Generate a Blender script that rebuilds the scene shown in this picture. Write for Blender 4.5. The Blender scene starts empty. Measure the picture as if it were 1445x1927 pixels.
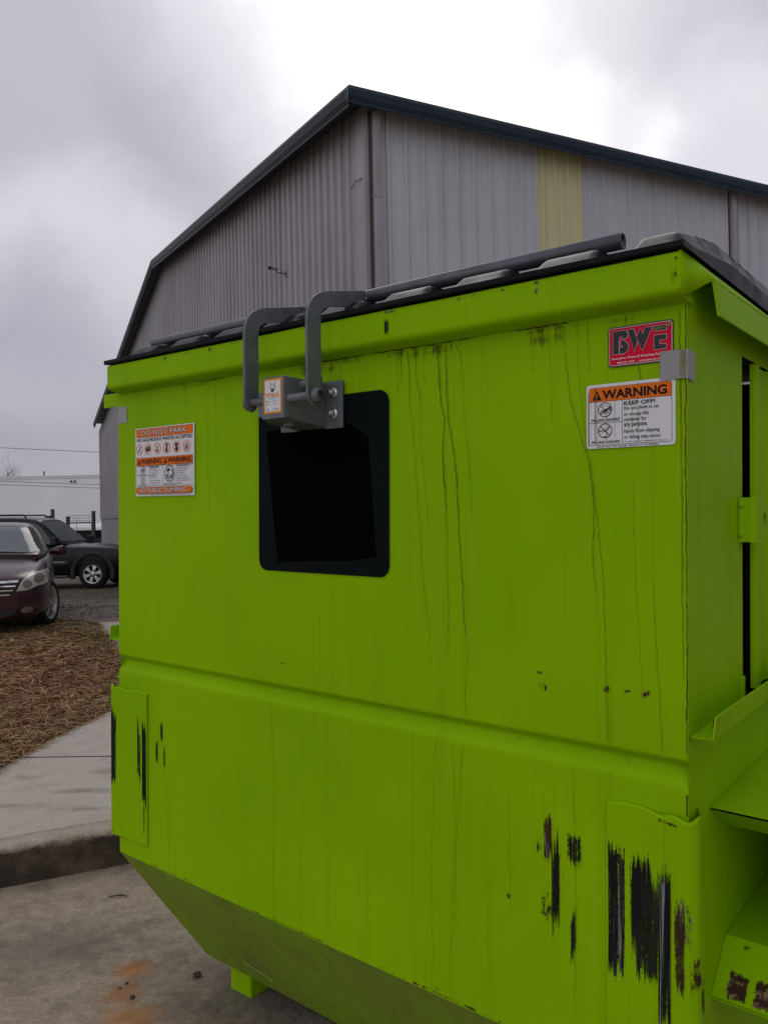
import bpy, bmesh, math, random
import numpy as np
from mathutils import Vector, Matrix, noise
from mathutils.bvhtree import BVHTree

R = math.radians
scn = bpy.context.scene
col = scn.collection
random.seed(7)

# ------------------------------------------------------------------ camera
pitch, roll = R(0.5), R(1.2)
right = Vector((1, 0, 0)); fwd = Vector((0, math.cos(pitch), math.sin(pitch))); up = Vector((0, -math.sin(pitch), math.cos(pitch)))
upc = up * math.cos(roll) + right * math.sin(roll)
rgc = right * math.cos(roll) - up * math.sin(roll)
cam = bpy.data.cameras.new('camera'); camo = bpy.data.objects.new('camera', cam); col.objects.link(camo)
cam.sensor_fit = 'VERTICAL'; cam.sensor_height = 24.0; cam.lens = 1500.0 / 1927.0 * 24.0
cam.clip_start = 0.05; cam.clip_end = 2000
m = Matrix((rgc, upc, -fwd)).transposed().to_4x4(); m.translation = (0, 0, 1.5)
camo.matrix_world = m
scn.camera = camo

# ------------------------------------------------------------------ sky, sun, exposure
SUN_EL, SUN_AZ = R(42), R(8)
world = bpy.data.worlds.new('World'); scn.world = world; world.use_nodes = True
wt = world.node_tree; wt.nodes.clear()
def WN(t, **k):
    n = wt.nodes.new(t)
    for a, b in k.items(): setattr(n, a, b)
    return n
def wl(a, b): wt.links.new(a, b)
def wmath(op, a, b=None, c=None, clamp=False):
    n = WN('ShaderNodeMath', operation=op, use_clamp=clamp)
    for i, x in enumerate((a, b, c)):
        if x is None: continue
        if isinstance(x, (int, float)): n.inputs[i].default_value = x
        else: wl(x, n.inputs[i])
    return n.outputs[0]
tc = WN('ShaderNodeTexCoord'); dirv = tc.outputs['Generated']
nrm = WN('ShaderNodeVectorMath', operation='NORMALIZE'); wl(dirv, nrm.inputs[0]); D = nrm.outputs[0]
sx = WN('ShaderNodeSeparateXYZ'); wl(D, sx.inputs[0])
den = wmath('ADD', wmath('MAXIMUM', sx.outputs[2], 0.0), 0.30)
cx = WN('ShaderNodeCombineXYZ'); wl(wmath('DIVIDE', sx.outputs[0], den), cx.inputs[0]); wl(wmath('DIVIDE', sx.outputs[1], den), cx.inputs[1])
n1 = WN('ShaderNodeTexNoise'); n1.inputs['Scale'].default_value = 1.35; n1.inputs['Detail'].default_value = 7; n1.inputs['Roughness'].default_value = 0.52; n1.inputs['Distortion'].default_value = 0.35
wl(cx.outputs[0], n1.inputs['Vector'])
def view_dir(x, y):
    return (rgc * ((x - 722.5) / 1500) - upc * ((y - 963.5) / 1500) + fwd).normalized()
wn = WN('ShaderNodeTexNoise'); wn.inputs['Scale'].default_value = 3.2; wn.inputs['Detail'].default_value = 5; wn.inputs['Roughness'].default_value = 0.55; wl(D, wn.inputs['Vector'])
ws = WN('ShaderNodeVectorMath', operation='MULTIPLY_ADD'); wl(wn.outputs['Color'], ws.inputs[0]); ws.inputs[1].default_value = (0.26, 0.26, 0.26); ws.inputs[2].default_value = (-0.13, -0.13, -0.13)
wa = WN('ShaderNodeVectorMath', operation='ADD'); wl(D, wa.inputs[0]); wl(ws.outputs[0], wa.inputs[1]); wnm = WN('ShaderNodeVectorMath', operation='NORMALIZE'); wl(wa.outputs[0], wnm.inputs[0]); DW = wnm.outputs[0]
def spot(x, y, r0, r1, w):            # a break (or a thick part) in the cloud deck, or an added light-shaping patch, around one direction
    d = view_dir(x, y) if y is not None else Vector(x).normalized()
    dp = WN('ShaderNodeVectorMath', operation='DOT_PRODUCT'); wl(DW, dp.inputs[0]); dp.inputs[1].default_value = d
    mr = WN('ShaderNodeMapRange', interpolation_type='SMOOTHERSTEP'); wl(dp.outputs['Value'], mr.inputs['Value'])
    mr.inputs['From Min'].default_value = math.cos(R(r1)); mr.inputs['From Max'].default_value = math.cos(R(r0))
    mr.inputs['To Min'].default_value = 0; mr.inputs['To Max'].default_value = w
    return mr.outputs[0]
SPOTS = [(770, 0, 2, 21, 0.32), (1370, 290, 1, 9, 0.26), (1060, 280, 1, 8, 0.14), (1260, 120, 3, 14, -0.21), (1440, 10, 1, 6, 0.06), (430, 190, 2, 10, -0.08),
         (60, 880, 3, 18, -0.34), (100, 330, 3, 22, -0.17), (110, 600, 2, 12, 0.20),
         ((0.96, -0.24, 0.20), None, 12, 68, -0.62), ((-0.95, -0.25, 0.20), None, 8, 50, -0.30), ((-0.48, -0.82, 0.42), None, 10, 46, 0.22)]   # added out-of-view sky: dimmed either side, brightened behind, to shade the dumpster's sides
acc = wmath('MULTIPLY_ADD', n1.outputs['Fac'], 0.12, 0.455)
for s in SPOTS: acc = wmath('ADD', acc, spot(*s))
cr = WN('ShaderNodeValToRGB'); wl(acc, cr.inputs[0])
els = cr.color_ramp.elements
els[0].position = 0.0; els[0].color = (0.175, 0.165, 0.20, 1)
els[1].position = 1.0; els[1].color = (1.25, 1.24, 1.26, 1)
for pos, c in ((0.22, (0.32, 0.312, 0.36)), (0.42, (0.495, 0.48, 0.525)), (0.62, (0.66, 0.645, 0.685)), (0.8, (1.02, 1.0, 1.03))):
    e = els.new(pos); e.color = (*c, 1)
sky = WN('ShaderNodeTexSky', sky_type='NISHITA'); sky.sun_disc = False; sky.sun_elevation = SUN_EL; sky.sun_rotation = SUN_AZ
sc10 = WN('ShaderNodeVectorMath', operation='SCALE'); wl(cr.outputs[0], sc10.inputs[0]); sc10.inputs['Scale'].default_value = 10.0
mx = WN('ShaderNodeMix', data_type='RGBA'); mx.inputs['Factor'].default_value = 0.93
wl(sky.outputs[0], mx.inputs['A']); wl(sc10.outputs[0], mx.inputs['B'])
bg = WN('ShaderNodeBackground'); bg.inputs['Strength'].default_value = 0.1; wl(mx.outputs['Result'], bg.inputs['Color'])
wo = WN('ShaderNodeOutputWorld'); wl(bg.outputs[0], wo.inputs['Surface'])
sl = bpy.data.lights.new('sun', 'SUN'); sl.energy = 0.5; sl.angle = R(35); sl.color = (1, 0.96, 0.9)
so = bpy.data.objects.new('sun', sl); col.objects.link(so)
sd = Vector((math.sin(SUN_AZ) * math.cos(SUN_EL), math.cos(SUN_AZ) * math.cos(SUN_EL), math.sin(SUN_EL)))
so.rotation_euler = sd.to_track_quat('Z', 'Y').to_euler(); so.location = (0, 40, 60)
scn.view_settings.view_transform = 'Standard'; scn.view_settings.look = 'None'
scn.view_settings.exposure = 0.30; scn.view_settings.gamma = 1.0
scn.cycles.max_bounces = 6; scn.cycles.transparent_max_bounces = 12

# ------------------------------------------------------------------ materials
class NT:
    def __init__(s, name):
        s.m = bpy.data.materials.new(name); s.m.use_nodes = True; s.t = s.m.node_tree; s.t.nodes.clear()
        s.out = s.t.nodes.new('ShaderNodeOutputMaterial'); s.p = s.t.nodes.new('ShaderNodeBsdfPrincipled')
        s.t.links.new(s.p.outputs[0], s.out.inputs['Surface']); s.co = s.t.nodes.new('ShaderNodeTexCoord')
    def l(s, a, b): s.t.links.new(a, b)
    def n(s, t, **k):
        n = s.t.nodes.new(t)
        for a, b in k.items(): setattr(n, a, b)
        return n
    def put(s, inp, x):
        if isinstance(x, (int, float)): inp.default_value = x
        elif isinstance(x, tuple): inp.default_value = x if len(x) == 4 or inp.type == 'VECTOR' else (*x, 1)
        else: s.l(x, inp)
    def math(s, op, a, b=None, c=None, clamp=False):
        n = s.n('ShaderNodeMath', operation=op, use_clamp=clamp)
        for i, x in enumerate((a, b, c)):
            if x is not None: s.put(n.inputs[i], x)
        return n.outputs[0]
    def noise(s, scale, detail=4, rough=0.55, dist=0.0, stretch=(1, 1, 1), off=(0, 0, 0), coord='Object'):
        mp = s.n('ShaderNodeMapping'); s.l(s.co.outputs[coord], mp.inputs[0]); mp.inputs['Scale'].default_value = stretch; mp.inputs['Location'].default_value = off
        n = s.n('ShaderNodeTexNoise'); s.l(mp.outputs[0], n.inputs['Vector'])
        n.inputs['Scale'].default_value = scale; n.inputs['Detail'].default_value = detail; n.inputs['Roughness'].default_value = rough; n.inputs['Distortion'].default_value = dist
        return n.outputs['Fac']
    def rng(s, x, a, b, c=0.0, d=1.0):
        n = s.n('ShaderNodeMapRange'); s.put(n.inputs['Value'], x)
        for k, v in zip(('From Min', 'From Max', 'To Min', 'To Max'), (a, b, c, d)): n.inputs[k].default_value = v
        return n.outputs[0]
    def mix(s, f, a, b):
        n = s.n('ShaderNodeMix', data_type='RGBA'); s.put(n.inputs['Factor'], f); s.put(n.inputs['A'], a); s.put(n.inputs['B'], b)
        return n.outputs['Result']
    def mul(s, a, b):
        n = s.n('ShaderNodeMix', data_type='RGBA', blend_type='MULTIPLY'); n.inputs['Factor'].default_value = 1; s.put(n.inputs['A'], a); s.put(n.inputs['B'], b)
        return n.outputs['Result']
    def bump(s, h, strength=0.3, dist=0.01):
        n = s.n('ShaderNodeBump'); n.inputs['Strength'].default_value = strength; n.inputs['Distance'].default_value = dist; s.l(h, n.inputs['Height'])
        s.l(n.outputs[0], s.p.inputs['Normal'])
    def done(s, base=None, rough=None, metal=None, spec=None):
        if base is not None: s.put(s.p.inputs['Base Color'], base)
        if rough is not None: s.put(s.p.inputs['Roughness'], rough)
        if metal is not None: s.put(s.p.inputs['Metallic'], metal)
        if spec is not None: s.put(s.p.inputs['Specular IOR Level'], spec)
        return s.m
    def alpha(s, a):
        tr = s.n('ShaderNodeBsdfTransparent'); mixs = s.n('ShaderNodeMixShader'); s.put(mixs.inputs[0], a)
        s.l(tr.outputs[0], mixs.inputs[1]); s.l(s.p.outputs[0], mixs.inputs[2]); s.l(mixs.outputs[0], s.out.inputs['Surface'])
        return s.m

def plain(name, base, rough=0.5, metal=0.0, spec=0.5, var=0.12, scale=12, bump=0.0):
    t = NT(name); f = t.noise(scale, 4)
    g = t.rng(f, 0.3, 0.7, 1 - var, 1 + var)
    cb = t.n('ShaderNodeCombineColor'); [t.l(g, cb.inputs[i]) for i in range(3)]
    if bump: t.bump(t.noise(scale * 4, 4), bump, 0.004)
    return t.done(t.mul(base, cb.outputs[0]), rough, metal, spec)

def lime_paint():
    t = NT('lime_paint')
    big = t.noise(2.2, 3); base = t.mix(t.rng(big, 0.3, 0.7), (0.236, 0.462, 0.0), (0.285, 0.525, 0.001))
    streak = t.noise(1.0, 5, 0.6, 0.15, (38, 38, 1.1)); base = t.mix(t.rng(streak, 0.56, 0.80, 0, 0.30), base, (0.13, 0.19, 0.006))
    fine = t.noise(1.0, 3, 0.6, 0.1, (150, 150, 2.2), (3, 1, 0)); base = t.mix(t.rng(fine, 0.60, 0.82, 0, 0.22), base, (0.09, 0.11, 0.01))
    speck = t.noise(120, 2, 0.7); sp2 = t.noise(6, 3, 0.6, 0, (1, 1, 1), (4, 4, 4))
    k = t.math('MULTIPLY', t.rng(speck, 0.74, 0.78), t.rng(sp2, 0.52, 0.62))
    base = t.mix(k, base, (0.05, 0.035, 0.02))
    orange_peel = t.noise(420, 2); dent = t.noise(3.0, 2)
    h = t.math('MULTIPLY_ADD', orange_peel, 0.03, dent)
    t.bump(h, 0.10, 0.02)
    return t.done(base, t.rng(t.noise(9, 4), 0.3, 0.7, 0.46, 0.60), 0, 0.05)

def scuff(name, c1, c2, thr, sx_, sz_, seed, soft=0.05, edge=6.0, c2at=0.62, ragged=0.0):
    """worn-through mark: ragged vertical scratches inside a UV-mapped patch"""
    t = NT(name)
    uv = t.n('ShaderNodeSeparateXYZ'); t.l(t.co.outputs['UV'], uv.inputs[0])
    def tri(o): return t.math('MINIMUM', o, t.math('SUBTRACT', 1.0, o))
    colm = t.noise(1.0, 4, 0.7, 0.0, (sx_ * 1.4, sx_ * 1.4, 0.02), (seed * 3, 1, 0)); ve = t.math('MULTIPLY_ADD', t.math('SUBTRACT', colm, 0.5), ragged, uv.outputs[1])
    e = t.math('MINIMUM', t.math('MULTIPLY', tri(uv.outputs[0]), edge, clamp=True), t.math('MULTIPLY', tri(ve), edge * 0.55, clamp=True))
    a = t.noise(1.0, 5, 0.62, 0.25, (sx_, sx_, sz_), (seed, seed, seed)); b = t.noise(1.0, 4, 0.7, 0.1, (sx_ * 3.2, sx_ * 3.2, sz_ * 2.4), (seed + 3, 0, 0))
    g_ = t.noise(1.0, 2, 0.6, 0.0, (420, 420, 150), (seed, 2, 5)); v = t.math('ADD', t.math('MULTIPLY_ADD', a, 0.50, t.math('MULTIPLY_ADD', b, 0.28, t.math('MULTIPLY', g_, 0.22))), t.math('MULTIPLY_ADD', e, 0.26, -0.26))
    al = t.rng(v, thr - soft, thr + soft)
    base = t.mix(t.rng(t.noise(1.0, 5, 0.7, 0.2, (sx_ * 1.7, sx_ * 1.7, sz_ * 1.2), (seed * 2, 5, 1)), c2at - 0.03, c2at + 0.03), c1, c2)
    t.done(base, 0.7, 0, 0.1)
    return t.alpha(al)

def stain(name, c, a, rough=0.7, nsc=30, sz=2.0):
    t = NT(name); t.done(c, rough, 0, 0.2)
    f = t.noise(1.0, 4, 0.6, 0, (nsc, nsc, sz))
    return t.alpha(t.rng(f, 0.28, 0.6, a * 0.35, a))

def drip_mat(name, c, a):
    t = NT(name); t.done(c, 0.7, 0, 0.2)
    f = t.noise(1.0, 3, 0.6, 0, (8, 8, 30))
    return t.alpha(t.rng(f, 0.25, 0.6, a * 0.45, a))

def concrete(name, c1, c2, c3, rough=0.85, stains=()):
    t = NT(name)
    a = t.noise(0.9, 6, 0.6, 0.3); b = t.noise(6, 6, 0.65, 0.2); c = t.noise(55, 5, 0.7); d = t.noise(260, 3, 0.7)
    base = t.mix(t.rng(a, 0.35, 0.65), c1, c2)
    base = t.mix(t.rng(b, 0.48, 0.70, 0, 0.85), base, c3)
    base = t.mix(t.rng(c, 0.42, 0.70, 0, 0.6), base, c3); base = t.mix(t.rng(t.noise(20, 6, 0.7, 0.4, (1, 1.6, 1), (5, 2, 0)), 0.5, 0.68, 0, 0.45), base, (min(0.5, c1[0] * 1.35), min(0.48, c1[1] * 1.35), min(0.45, c1[2] * 1.35)))
    base = t.mix(t.rng(d, 0.55, 0.75, 0, 0.35), base, (0.42, 0.39, 0.36))
    pos = t.n('ShaderNodeNewGeometry').outputs['Position']
    for (x, y, rx, ry, colr, wt_) in stains:
        mp = t.n('ShaderNodeMapping'); t.l(pos, mp.inputs[0]); mp.vector_type = 'POINT'
        mp.inputs['Location'].default_value = (-x / rx, -y / ry, 0); mp.inputs['Scale'].default_value = (1 / rx, 1 / ry, 0)
        ln = t.n('ShaderNodeVectorMath', operation='LENGTH'); t.l(mp.outputs[0], ln.inputs[0])
        dd = t.math('ADD', ln.outputs['Value'], t.rng(t.noise(16, 5, 0.65), 0, 1, -0.75, 0.75))
        base = t.mix(t.rng(dd, 0.15, 1.0, wt_, 0), base, colr)
    h = t.math('MULTIPLY_ADD', c, 0.5, t.math('MULTIPLY_ADD', d, 0.25, t.math('MULTIPLY', b, 1.2)))
    t.bump(h, 0.8, 0.010)
    return t.done(base, rough, 0, 0.25)

M = {}
M['lime'] = lime_paint()
def olive_lime():  # lime paint mixed unevenly towards olive-brown
    t = NT('olive_lime_paint'); a = t.noise(3, 5, 0.6, 0.3); b = t.noise(1.0, 4, 0.6, 0.1, (30, 6, 6))
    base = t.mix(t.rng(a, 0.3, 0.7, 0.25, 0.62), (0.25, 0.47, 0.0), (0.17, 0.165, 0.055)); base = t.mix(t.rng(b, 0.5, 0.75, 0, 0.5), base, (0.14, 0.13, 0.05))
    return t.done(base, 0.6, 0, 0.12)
M['olive'] = olive_lime()
M['dark_inside'] = plain('interior_shade', (0.012, 0.014, 0.008), 0.9)
M['scuff_black'] = scuff('black_scuff', (0.012, 0.012, 0.013), (0.21, 0.21, 0.21), 0.455, 120, 2.2, 2.0, soft=0.028, c2at=0.70, ragged=0.7)
M['scuff_dense'] = scuff('dense_scuff', (0.012, 0.012, 0.013), (0.25, 0.25, 0.25), 0.428, 125, 2.0, 5.0, soft=0.028, edge=10, c2at=0.60, ragged=0.4)
M['scuff_thin'] = scuff('thin_scuff', (0.018, 0.022, 0.014), (0.03, 0.03, 0.03), 0.46, 190, 1.6, 9.0, soft=0.03, ragged=0.9)
M['rust'] = scuff('rust_chip', (0.06, 0.026, 0.012), (0.15, 0.085, 0.04), 0.425, 70, 32, 3.0, soft=0.03, edge=3)
M['rust_long'] = scuff('rust_scrape', (0.05, 0.027, 0.014), (0.22, 0.21, 0.20), 0.47, 95, 7.0, 7.0, soft=0.03, edge=5, c2at=0.60)
M['chip'] = scuff('grey_chip', (0.09, 0.09, 0.09), (0.03, 0.03, 0.03), 0.475, 80, 50, 11.0, soft=0.03, edge=3)
M['rustbig'] = scuff('heavy_rust', (0.05, 0.022, 0.013), (0.26, 0.17, 0.10), 0.425, 34, 30, 13.0, soft=0.025, edge=6, c2at=0.56)
M['grime'] = scuff('edge_grime', (0.045, 0.045, 0.012), (0.075, 0.05, 0.015), 0.53, 70, 9, 17.0, soft=0.13, edge=3)
M['drip'] = drip_mat('drip_stain', (0.085, 0.065, 0.006), 0.72)
M['drip_faint'] = drip_mat('faint_drip', (0.13, 0.16, 0.004), 0.42)
M['drip_rust'] = drip_mat('rust_drip', (0.20, 0.12, 0.010), 0.6)
M['seam'] = drip_mat('rusty_seam', (0.075, 0.03, 0.012), 0.95)
M['rust_wash'] = scuff('rust_wash', (0.24, 0.20, 0.008), (0.20, 0.13, 0.012), 0.50, 40, 5, 21.0, soft=0.16, edge=2)

def lid_mat():
    t = NT('black_lid_plastic')
    f = t.noise(5, 5); base = t.mix(t.rng(f, 0.35, 0.7), (0.006, 0.007, 0.009), (0.013, 0.014, 0.017))
    t.bump(t.noise(300, 2), 0.08, 0.003)
    return t.done(base, t.rng(t.noise(14, 4), 0.3, 0.7, 0.34, 0.50), 0, 0.11)
M['lid'] = lid_mat()
M['galv'] = plain('grey_painted_steel', (0.15, 0.16, 0.178), 0.45, 0.25, 0.4, 0.18, 25, 0.15)
M['pipe'] = plain('dark_steel_pipe', (0.085, 0.088, 0.105), 0.36, 0.35, 0.5, 0.2, 18, 0.1)
M['bore'] = plain('pipe_bore', (0.006, 0.006, 0.007), 0.8)
M['zinc'] = plain('zinc_bolt', (0.55, 0.55, 0.57), 0.28, 0.9, 0.5, 0.2, 60)
M['decal_black'] = plain('dark_green_black_vinyl', (0.0035, 0.0065, 0.007), 0.6, 0, 0.07, 0.1)
M['redact_black'] = plain('matt_black_redaction', (0.0006, 0.0006, 0.0006), 0.85, 0, 0.04, 0.1)
M['white'] = plain('white_vinyl', (0.74, 0.74, 0.77), 0.45, 0, 0.3, 0.05)
M['orange'] = plain('orange_vinyl', (0.80, 0.165, 0.008), 0.45, 0, 0.15, 0.06)
M['red'] = plain('red_vinyl', (0.66, 0.006, 0.035), 0.4, 0, 0.12, 0.06)
M['ink'] = plain('black_ink', (0.008, 0.008, 0.009), 0.6, 0, 0.2, 0.1)
M['navy_ink'] = plain('charcoal_ink', (0.035, 0.035, 0.045), 0.5, 0, 0.3, 0.1)
M['amber'] = plain('amber_ink', (0.75, 0.30, 0.012), 0.5, 0, 0.3, 0.05)
M['greyink'] = plain('grey_ink', (0.12, 0.12, 0.13), 0.6, 0, 0.2, 0.1)
M['peel'] = plain('peeled_patch', (0.20, 0.22, 0.03), 0.7, 0, 0.2, 0.5, 150)

def tape_mat():
    t = NT('reflective_tape')
    mp = t.n('ShaderNodeMapping'); t.l(t.co.outputs['Object'], mp.inputs[0]); mp.inputs['Scale'].default_value = (260, 260, 260); mp.inputs['Rotation'].default_value = (0, R(30), 0)
    v = t.n('ShaderNodeTexVoronoi'); t.l(mp.outputs[0], v.inputs['Vector']); v.inputs['Randomness'].default_value = 0.15; v.inputs['Scale'].default_value = 1.0
    base = t.mix(t.rng(v.outputs['Distance'], 0.15, 0.55), (0.20, 0.21, 0.22), (0.36, 0.36, 0.365))
    base = t.mix(t.rng(t.noise(24, 5), 0.5, 0.75, 0, 0.5), base, (0.30, 0.27, 0.18))
    return t.done(base, 0.5, 0.0, 0.2)
M['tape'] = tape_mat()

def sheet_metal(name, c1, c2, dirt):
    t = NT(name)
    base = t.mix(t.rng(t.noise(0.5, 4), 0.35, 0.65), c1, c2)
    base = t.mix(t.rng(t.noise(1.0, 5, 0.6, 0.1, (5, 5, 0.18)), 0.50, 0.78, 0, 0.6), base, dirt)
    base = t.mix(t.rng(t.noise(1.0, 4, 0.6, 0.1, (22, 22, 0.5), (7, 3, 0)), 0.52, 0.8, 0, 0.4), base, (min(1, c2[0] * 1.15), min(1, c2[1] * 1.15), min(1, c2[2] * 1.15)))
    t.bump(t.noise(2.5, 3), 0.15, 0.02)
    return t.done(base, 0.45, 0.0, 0.4)
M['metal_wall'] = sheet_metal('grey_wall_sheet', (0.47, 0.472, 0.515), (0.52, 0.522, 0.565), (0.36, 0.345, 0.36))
M['metal_gable'] = sheet_metal('shaded_wall_sheet', (0.25, 0.234, 0.25), (0.31, 0.298, 0.315), (0.14, 0.115, 0.118))  # dirt-streaked wall sheet again, darkened so the gable's shade sits in its colour
M['fibreglass'] = sheet_metal('yellowed_fibreglass', (0.58, 0.555, 0.33), (0.64, 0.61, 0.38), (0.45, 0.41, 0.21))
M['navy_trim'] = plain('navy_trim', (0.016, 0.031, 0.049), 0.45, 0, 0.3, 0.2, 3)
M['black_trim'] = plain('dark_trim', (0.007, 0.009, 0.014), 0.5, 0, 0.2, 0.2, 3)
M['roof'] = plain('roof_sheet', (0.05, 0.06, 0.075), 0.45)
M['block'] = concrete('painted_block', (0.30, 0.30, 0.31), (0.26, 0.26, 0.27), (0.20, 0.20, 0.20))
M['downspout'] = plain('downspout_paint', (0.33, 0.315, 0.335), 0.5, 0, 0.4, 0.15, 2)
M['downspout_dark'] = plain('dark_downspout_strip', (0.06, 0.045, 0.045), 0.6, 0, 0.4, 0.25, 2)  # plain dark colour for the strip beside each downspout
M['white_wall'] = plain('white_painted_wall', (0.86, 0.86, 0.87), 0.7, 0, 0.2, 0.04, 0.4)
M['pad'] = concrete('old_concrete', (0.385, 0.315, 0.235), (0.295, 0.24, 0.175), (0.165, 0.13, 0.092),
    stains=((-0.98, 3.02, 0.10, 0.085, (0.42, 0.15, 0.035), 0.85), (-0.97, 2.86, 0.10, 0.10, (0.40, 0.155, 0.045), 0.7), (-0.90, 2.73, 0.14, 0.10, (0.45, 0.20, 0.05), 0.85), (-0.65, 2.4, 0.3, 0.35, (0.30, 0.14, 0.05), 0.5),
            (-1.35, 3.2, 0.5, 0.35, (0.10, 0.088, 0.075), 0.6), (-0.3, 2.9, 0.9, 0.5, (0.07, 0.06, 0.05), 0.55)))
M['walk'] = concrete('pale_concrete', (0.50, 0.445, 0.375), (0.45, 0.40, 0.335), (0.35, 0.305, 0.25), 0.85, ((-1.72, 4.50, 0.22, 0.06, (0.20, 0.17, 0.135), 0.7), (-2.05, 4.28, 0.30, 0.05, (0.22, 0.19, 0.15), 0.6), (-1.66, 4.85, 0.22, 0.07, (0.20, 0.17, 0.14), 0.6), (-2.15, 4.75, 0.12, 0.05, (0.24, 0.20, 0.16), 0.5), (-1.6, 4.22, 0.2, 0.04, (0.2, 0.17, 0.14), 0.6)))
def kerb_mat():
    t = NT('weathered_kerb')
    geo = t.n('ShaderNodeNewGeometry'); sp = t.n('ShaderNodeSeparateXYZ'); t.l(geo.outputs['Position'], sp.inputs[0])
    a = t.noise(9, 6, 0.65); b = t.noise(60, 5, 0.7)
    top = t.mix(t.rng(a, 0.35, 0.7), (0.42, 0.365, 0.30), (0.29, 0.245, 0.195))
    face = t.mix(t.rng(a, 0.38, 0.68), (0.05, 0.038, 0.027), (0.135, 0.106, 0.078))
    lim = t.math('MULTIPLY_ADD', t.noise(14, 5, 0.7), 0.07, -0.055)      # dark face colour below a ragged line, pale top colour above
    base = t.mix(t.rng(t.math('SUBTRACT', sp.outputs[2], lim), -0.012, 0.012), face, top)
    base = t.mix(t.rng(b, 0.5, 0.75, 0, 0.5), base, (0.07, 0.06, 0.05))
    t.bump(t.math('MULTIPLY_ADD', b, 0.4, a), 0.8, 0.012)
    return t.done(base, 0.9, 0, 0.2)
M['kerb'] = kerb_mat()
M['joint'] = plain('dirty_joint', (0.055, 0.045, 0.035), 0.95, 0, 0.1, 0.3, 20)
def ground_mat():
    t = NT('dirt_and_gravel')
    geo = t.n('ShaderNodeNewGeometry'); sp = t.n('ShaderNodeSeparateXYZ'); t.l(geo.outputs['Position'], sp.inputs[0])
    a = t.noise(0.7, 6, 0.6); b = t.noise(9, 6, 0.65); c = t.noise(50, 5, 0.75)
    grav = t.mix(t.rng(a, 0.35, 0.65), (0.23, 0.19, 0.155), (0.16, 0.132, 0.105))
    grav = t.mix(t.rng(c, 0.4, 0.7, 0, 0.7), grav, (0.34, 0.30, 0.26)); grav = t.mix(t.rng(b, 0.5, 0.7, 0, 0.7), grav, (0.10, 0.08, 0.06))
    grass = t.mix(t.rng(b, 0.35, 0.65), (0.10, 0.075, 0.035), (0.055, 0.055, 0.02))
    soil = t.mix(t.rng(b, 0.35, 0.65), (0.15, 0.09, 0.052), (0.21, 0.125, 0.07))
    m1 = t.rng(t.math('MULTIPLY_ADD', t.noise(1.3, 4), 3.0, sp.outputs[1]), 10.4, 11.4)
    base = t.mix(m1, soil, grav)
    far = t.rng(t.math('MULTIPLY_ADD', t.noise(0.5, 4), 4.0, sp.outputs[1]), 17.5, 19.5)
    band = t.math('MULTIPLY', far, t.rng(t.math('MULTIPLY_ADD', t.noise(0.5, 4), 3.0, sp.outputs[1]), 24.5, 22.5))
    base = t.mix(t.math('MULTIPLY', band, 0.8), base, grass)
    t.bump(t.math('MULTIPLY_ADD', c, 0.6, b), 0.9, 0.03)
    return t.done(base, 0.95, 0, 0.15)
M['ground'] = ground_mat()
STRAW = [plain('straw_red_brown', (0.50, 0.27, 0.145), 0.8, 0, 0.2, 0.3, 40), plain('straw_brown', (0.37, 0.215, 0.12), 0.8, 0, 0.2, 0.3, 40),
         plain('straw_tan', (0.60, 0.42, 0.24), 0.8, 0, 0.2, 0.3, 40), plain('straw_dark', (0.16, 0.092, 0.055), 0.8, 0, 0.2, 0.3, 40),
         plain('dry_grass_olive', (0.30, 0.26, 0.11), 0.8, 0, 0.2, 0.3, 40)]
STONE = [plain('gravel_pale', (0.26, 0.235, 0.215), 0.9, 0, 0.2, 0.3, 30), plain('gravel_brown', (0.13, 0.105, 0.085), 0.9, 0, 0.2, 0.3, 30), plain('gravel_grey', (0.15, 0.145, 0.145), 0.9, 0, 0.2, 0.3, 30)]
M['leaf'] = plain('dead_leaf', (0.42, 0.30, 0.22), 0.7, 0, 0.3, 0.3, 60)
M['rock'] = plain('dark_stone', (0.06, 0.045, 0.04), 0.8, 0, 0.2, 0.4, 60, 0.4)
M['twig'] = plain('twig_bark', (0.045, 0.035, 0.028), 0.9, 0, 0.2, 0.3, 60)
M['maroon'] = plain('maroon_car_paint', (0.036, 0.006, 0.013), 0.20, 0.25, 0.6, 0.06, 3)
M['navycar'] = plain('midnight_car_paint', (0.0045, 0.005, 0.0085), 0.25, 0.0, 0.22, 0.06, 3)
M['cladding'] = plain('black_plastic_cladding', (0.011, 0.011, 0.013), 0.55, 0, 0.4, 0.1)
M['rubber'] = plain('tyre_rubber', (0.010, 0.010, 0.010), 0.8, 0, 0.3, 0.15, 30)
M['alloy'] = plain('alloy_wheel', (0.50, 0.49, 0.47), 0.38, 0.7, 0.5, 0.12, 20)
M['chrome'] = plain('chrome', (0.75, 0.75, 0.78), 0.14, 1.0, 0.5, 0.05)
M['glass'] = plain('windscreen_glass', (0.095, 0.118, 0.128), 0.09, 0, 0.38, 0.2, 2)
M['glass_dark'] = plain('tinted_glass', (0.006, 0.006, 0.009), 0.07, 0, 0.6, 0.1)
M['lamp'] = plain('hazy_lamp_plastic', (0.50, 0.48, 0.41), 0.25, 0.1, 0.6, 0.15, 14)
M['lamp_in'] = plain('lamp_bowl', (0.20, 0.19, 0.165), 0.25, 0.4, 0.6, 0.15, 30)
M['bark'] = plain('bare_bark', (0.075, 0.068, 0.068), 0.9, 0, 0.2, 0.2, 10)
M['wire'] = plain('cable_sheath', (0.10, 0.10, 0.11), 0.7)
M['fence_steel'] = plain('weathered_fence_steel', (0.07, 0.072, 0.075), 0.6, 0.3, 0.4)
M['cam_body'] = plain('camera_housing', (0.16, 0.15, 0.16), 0.5)

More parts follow.
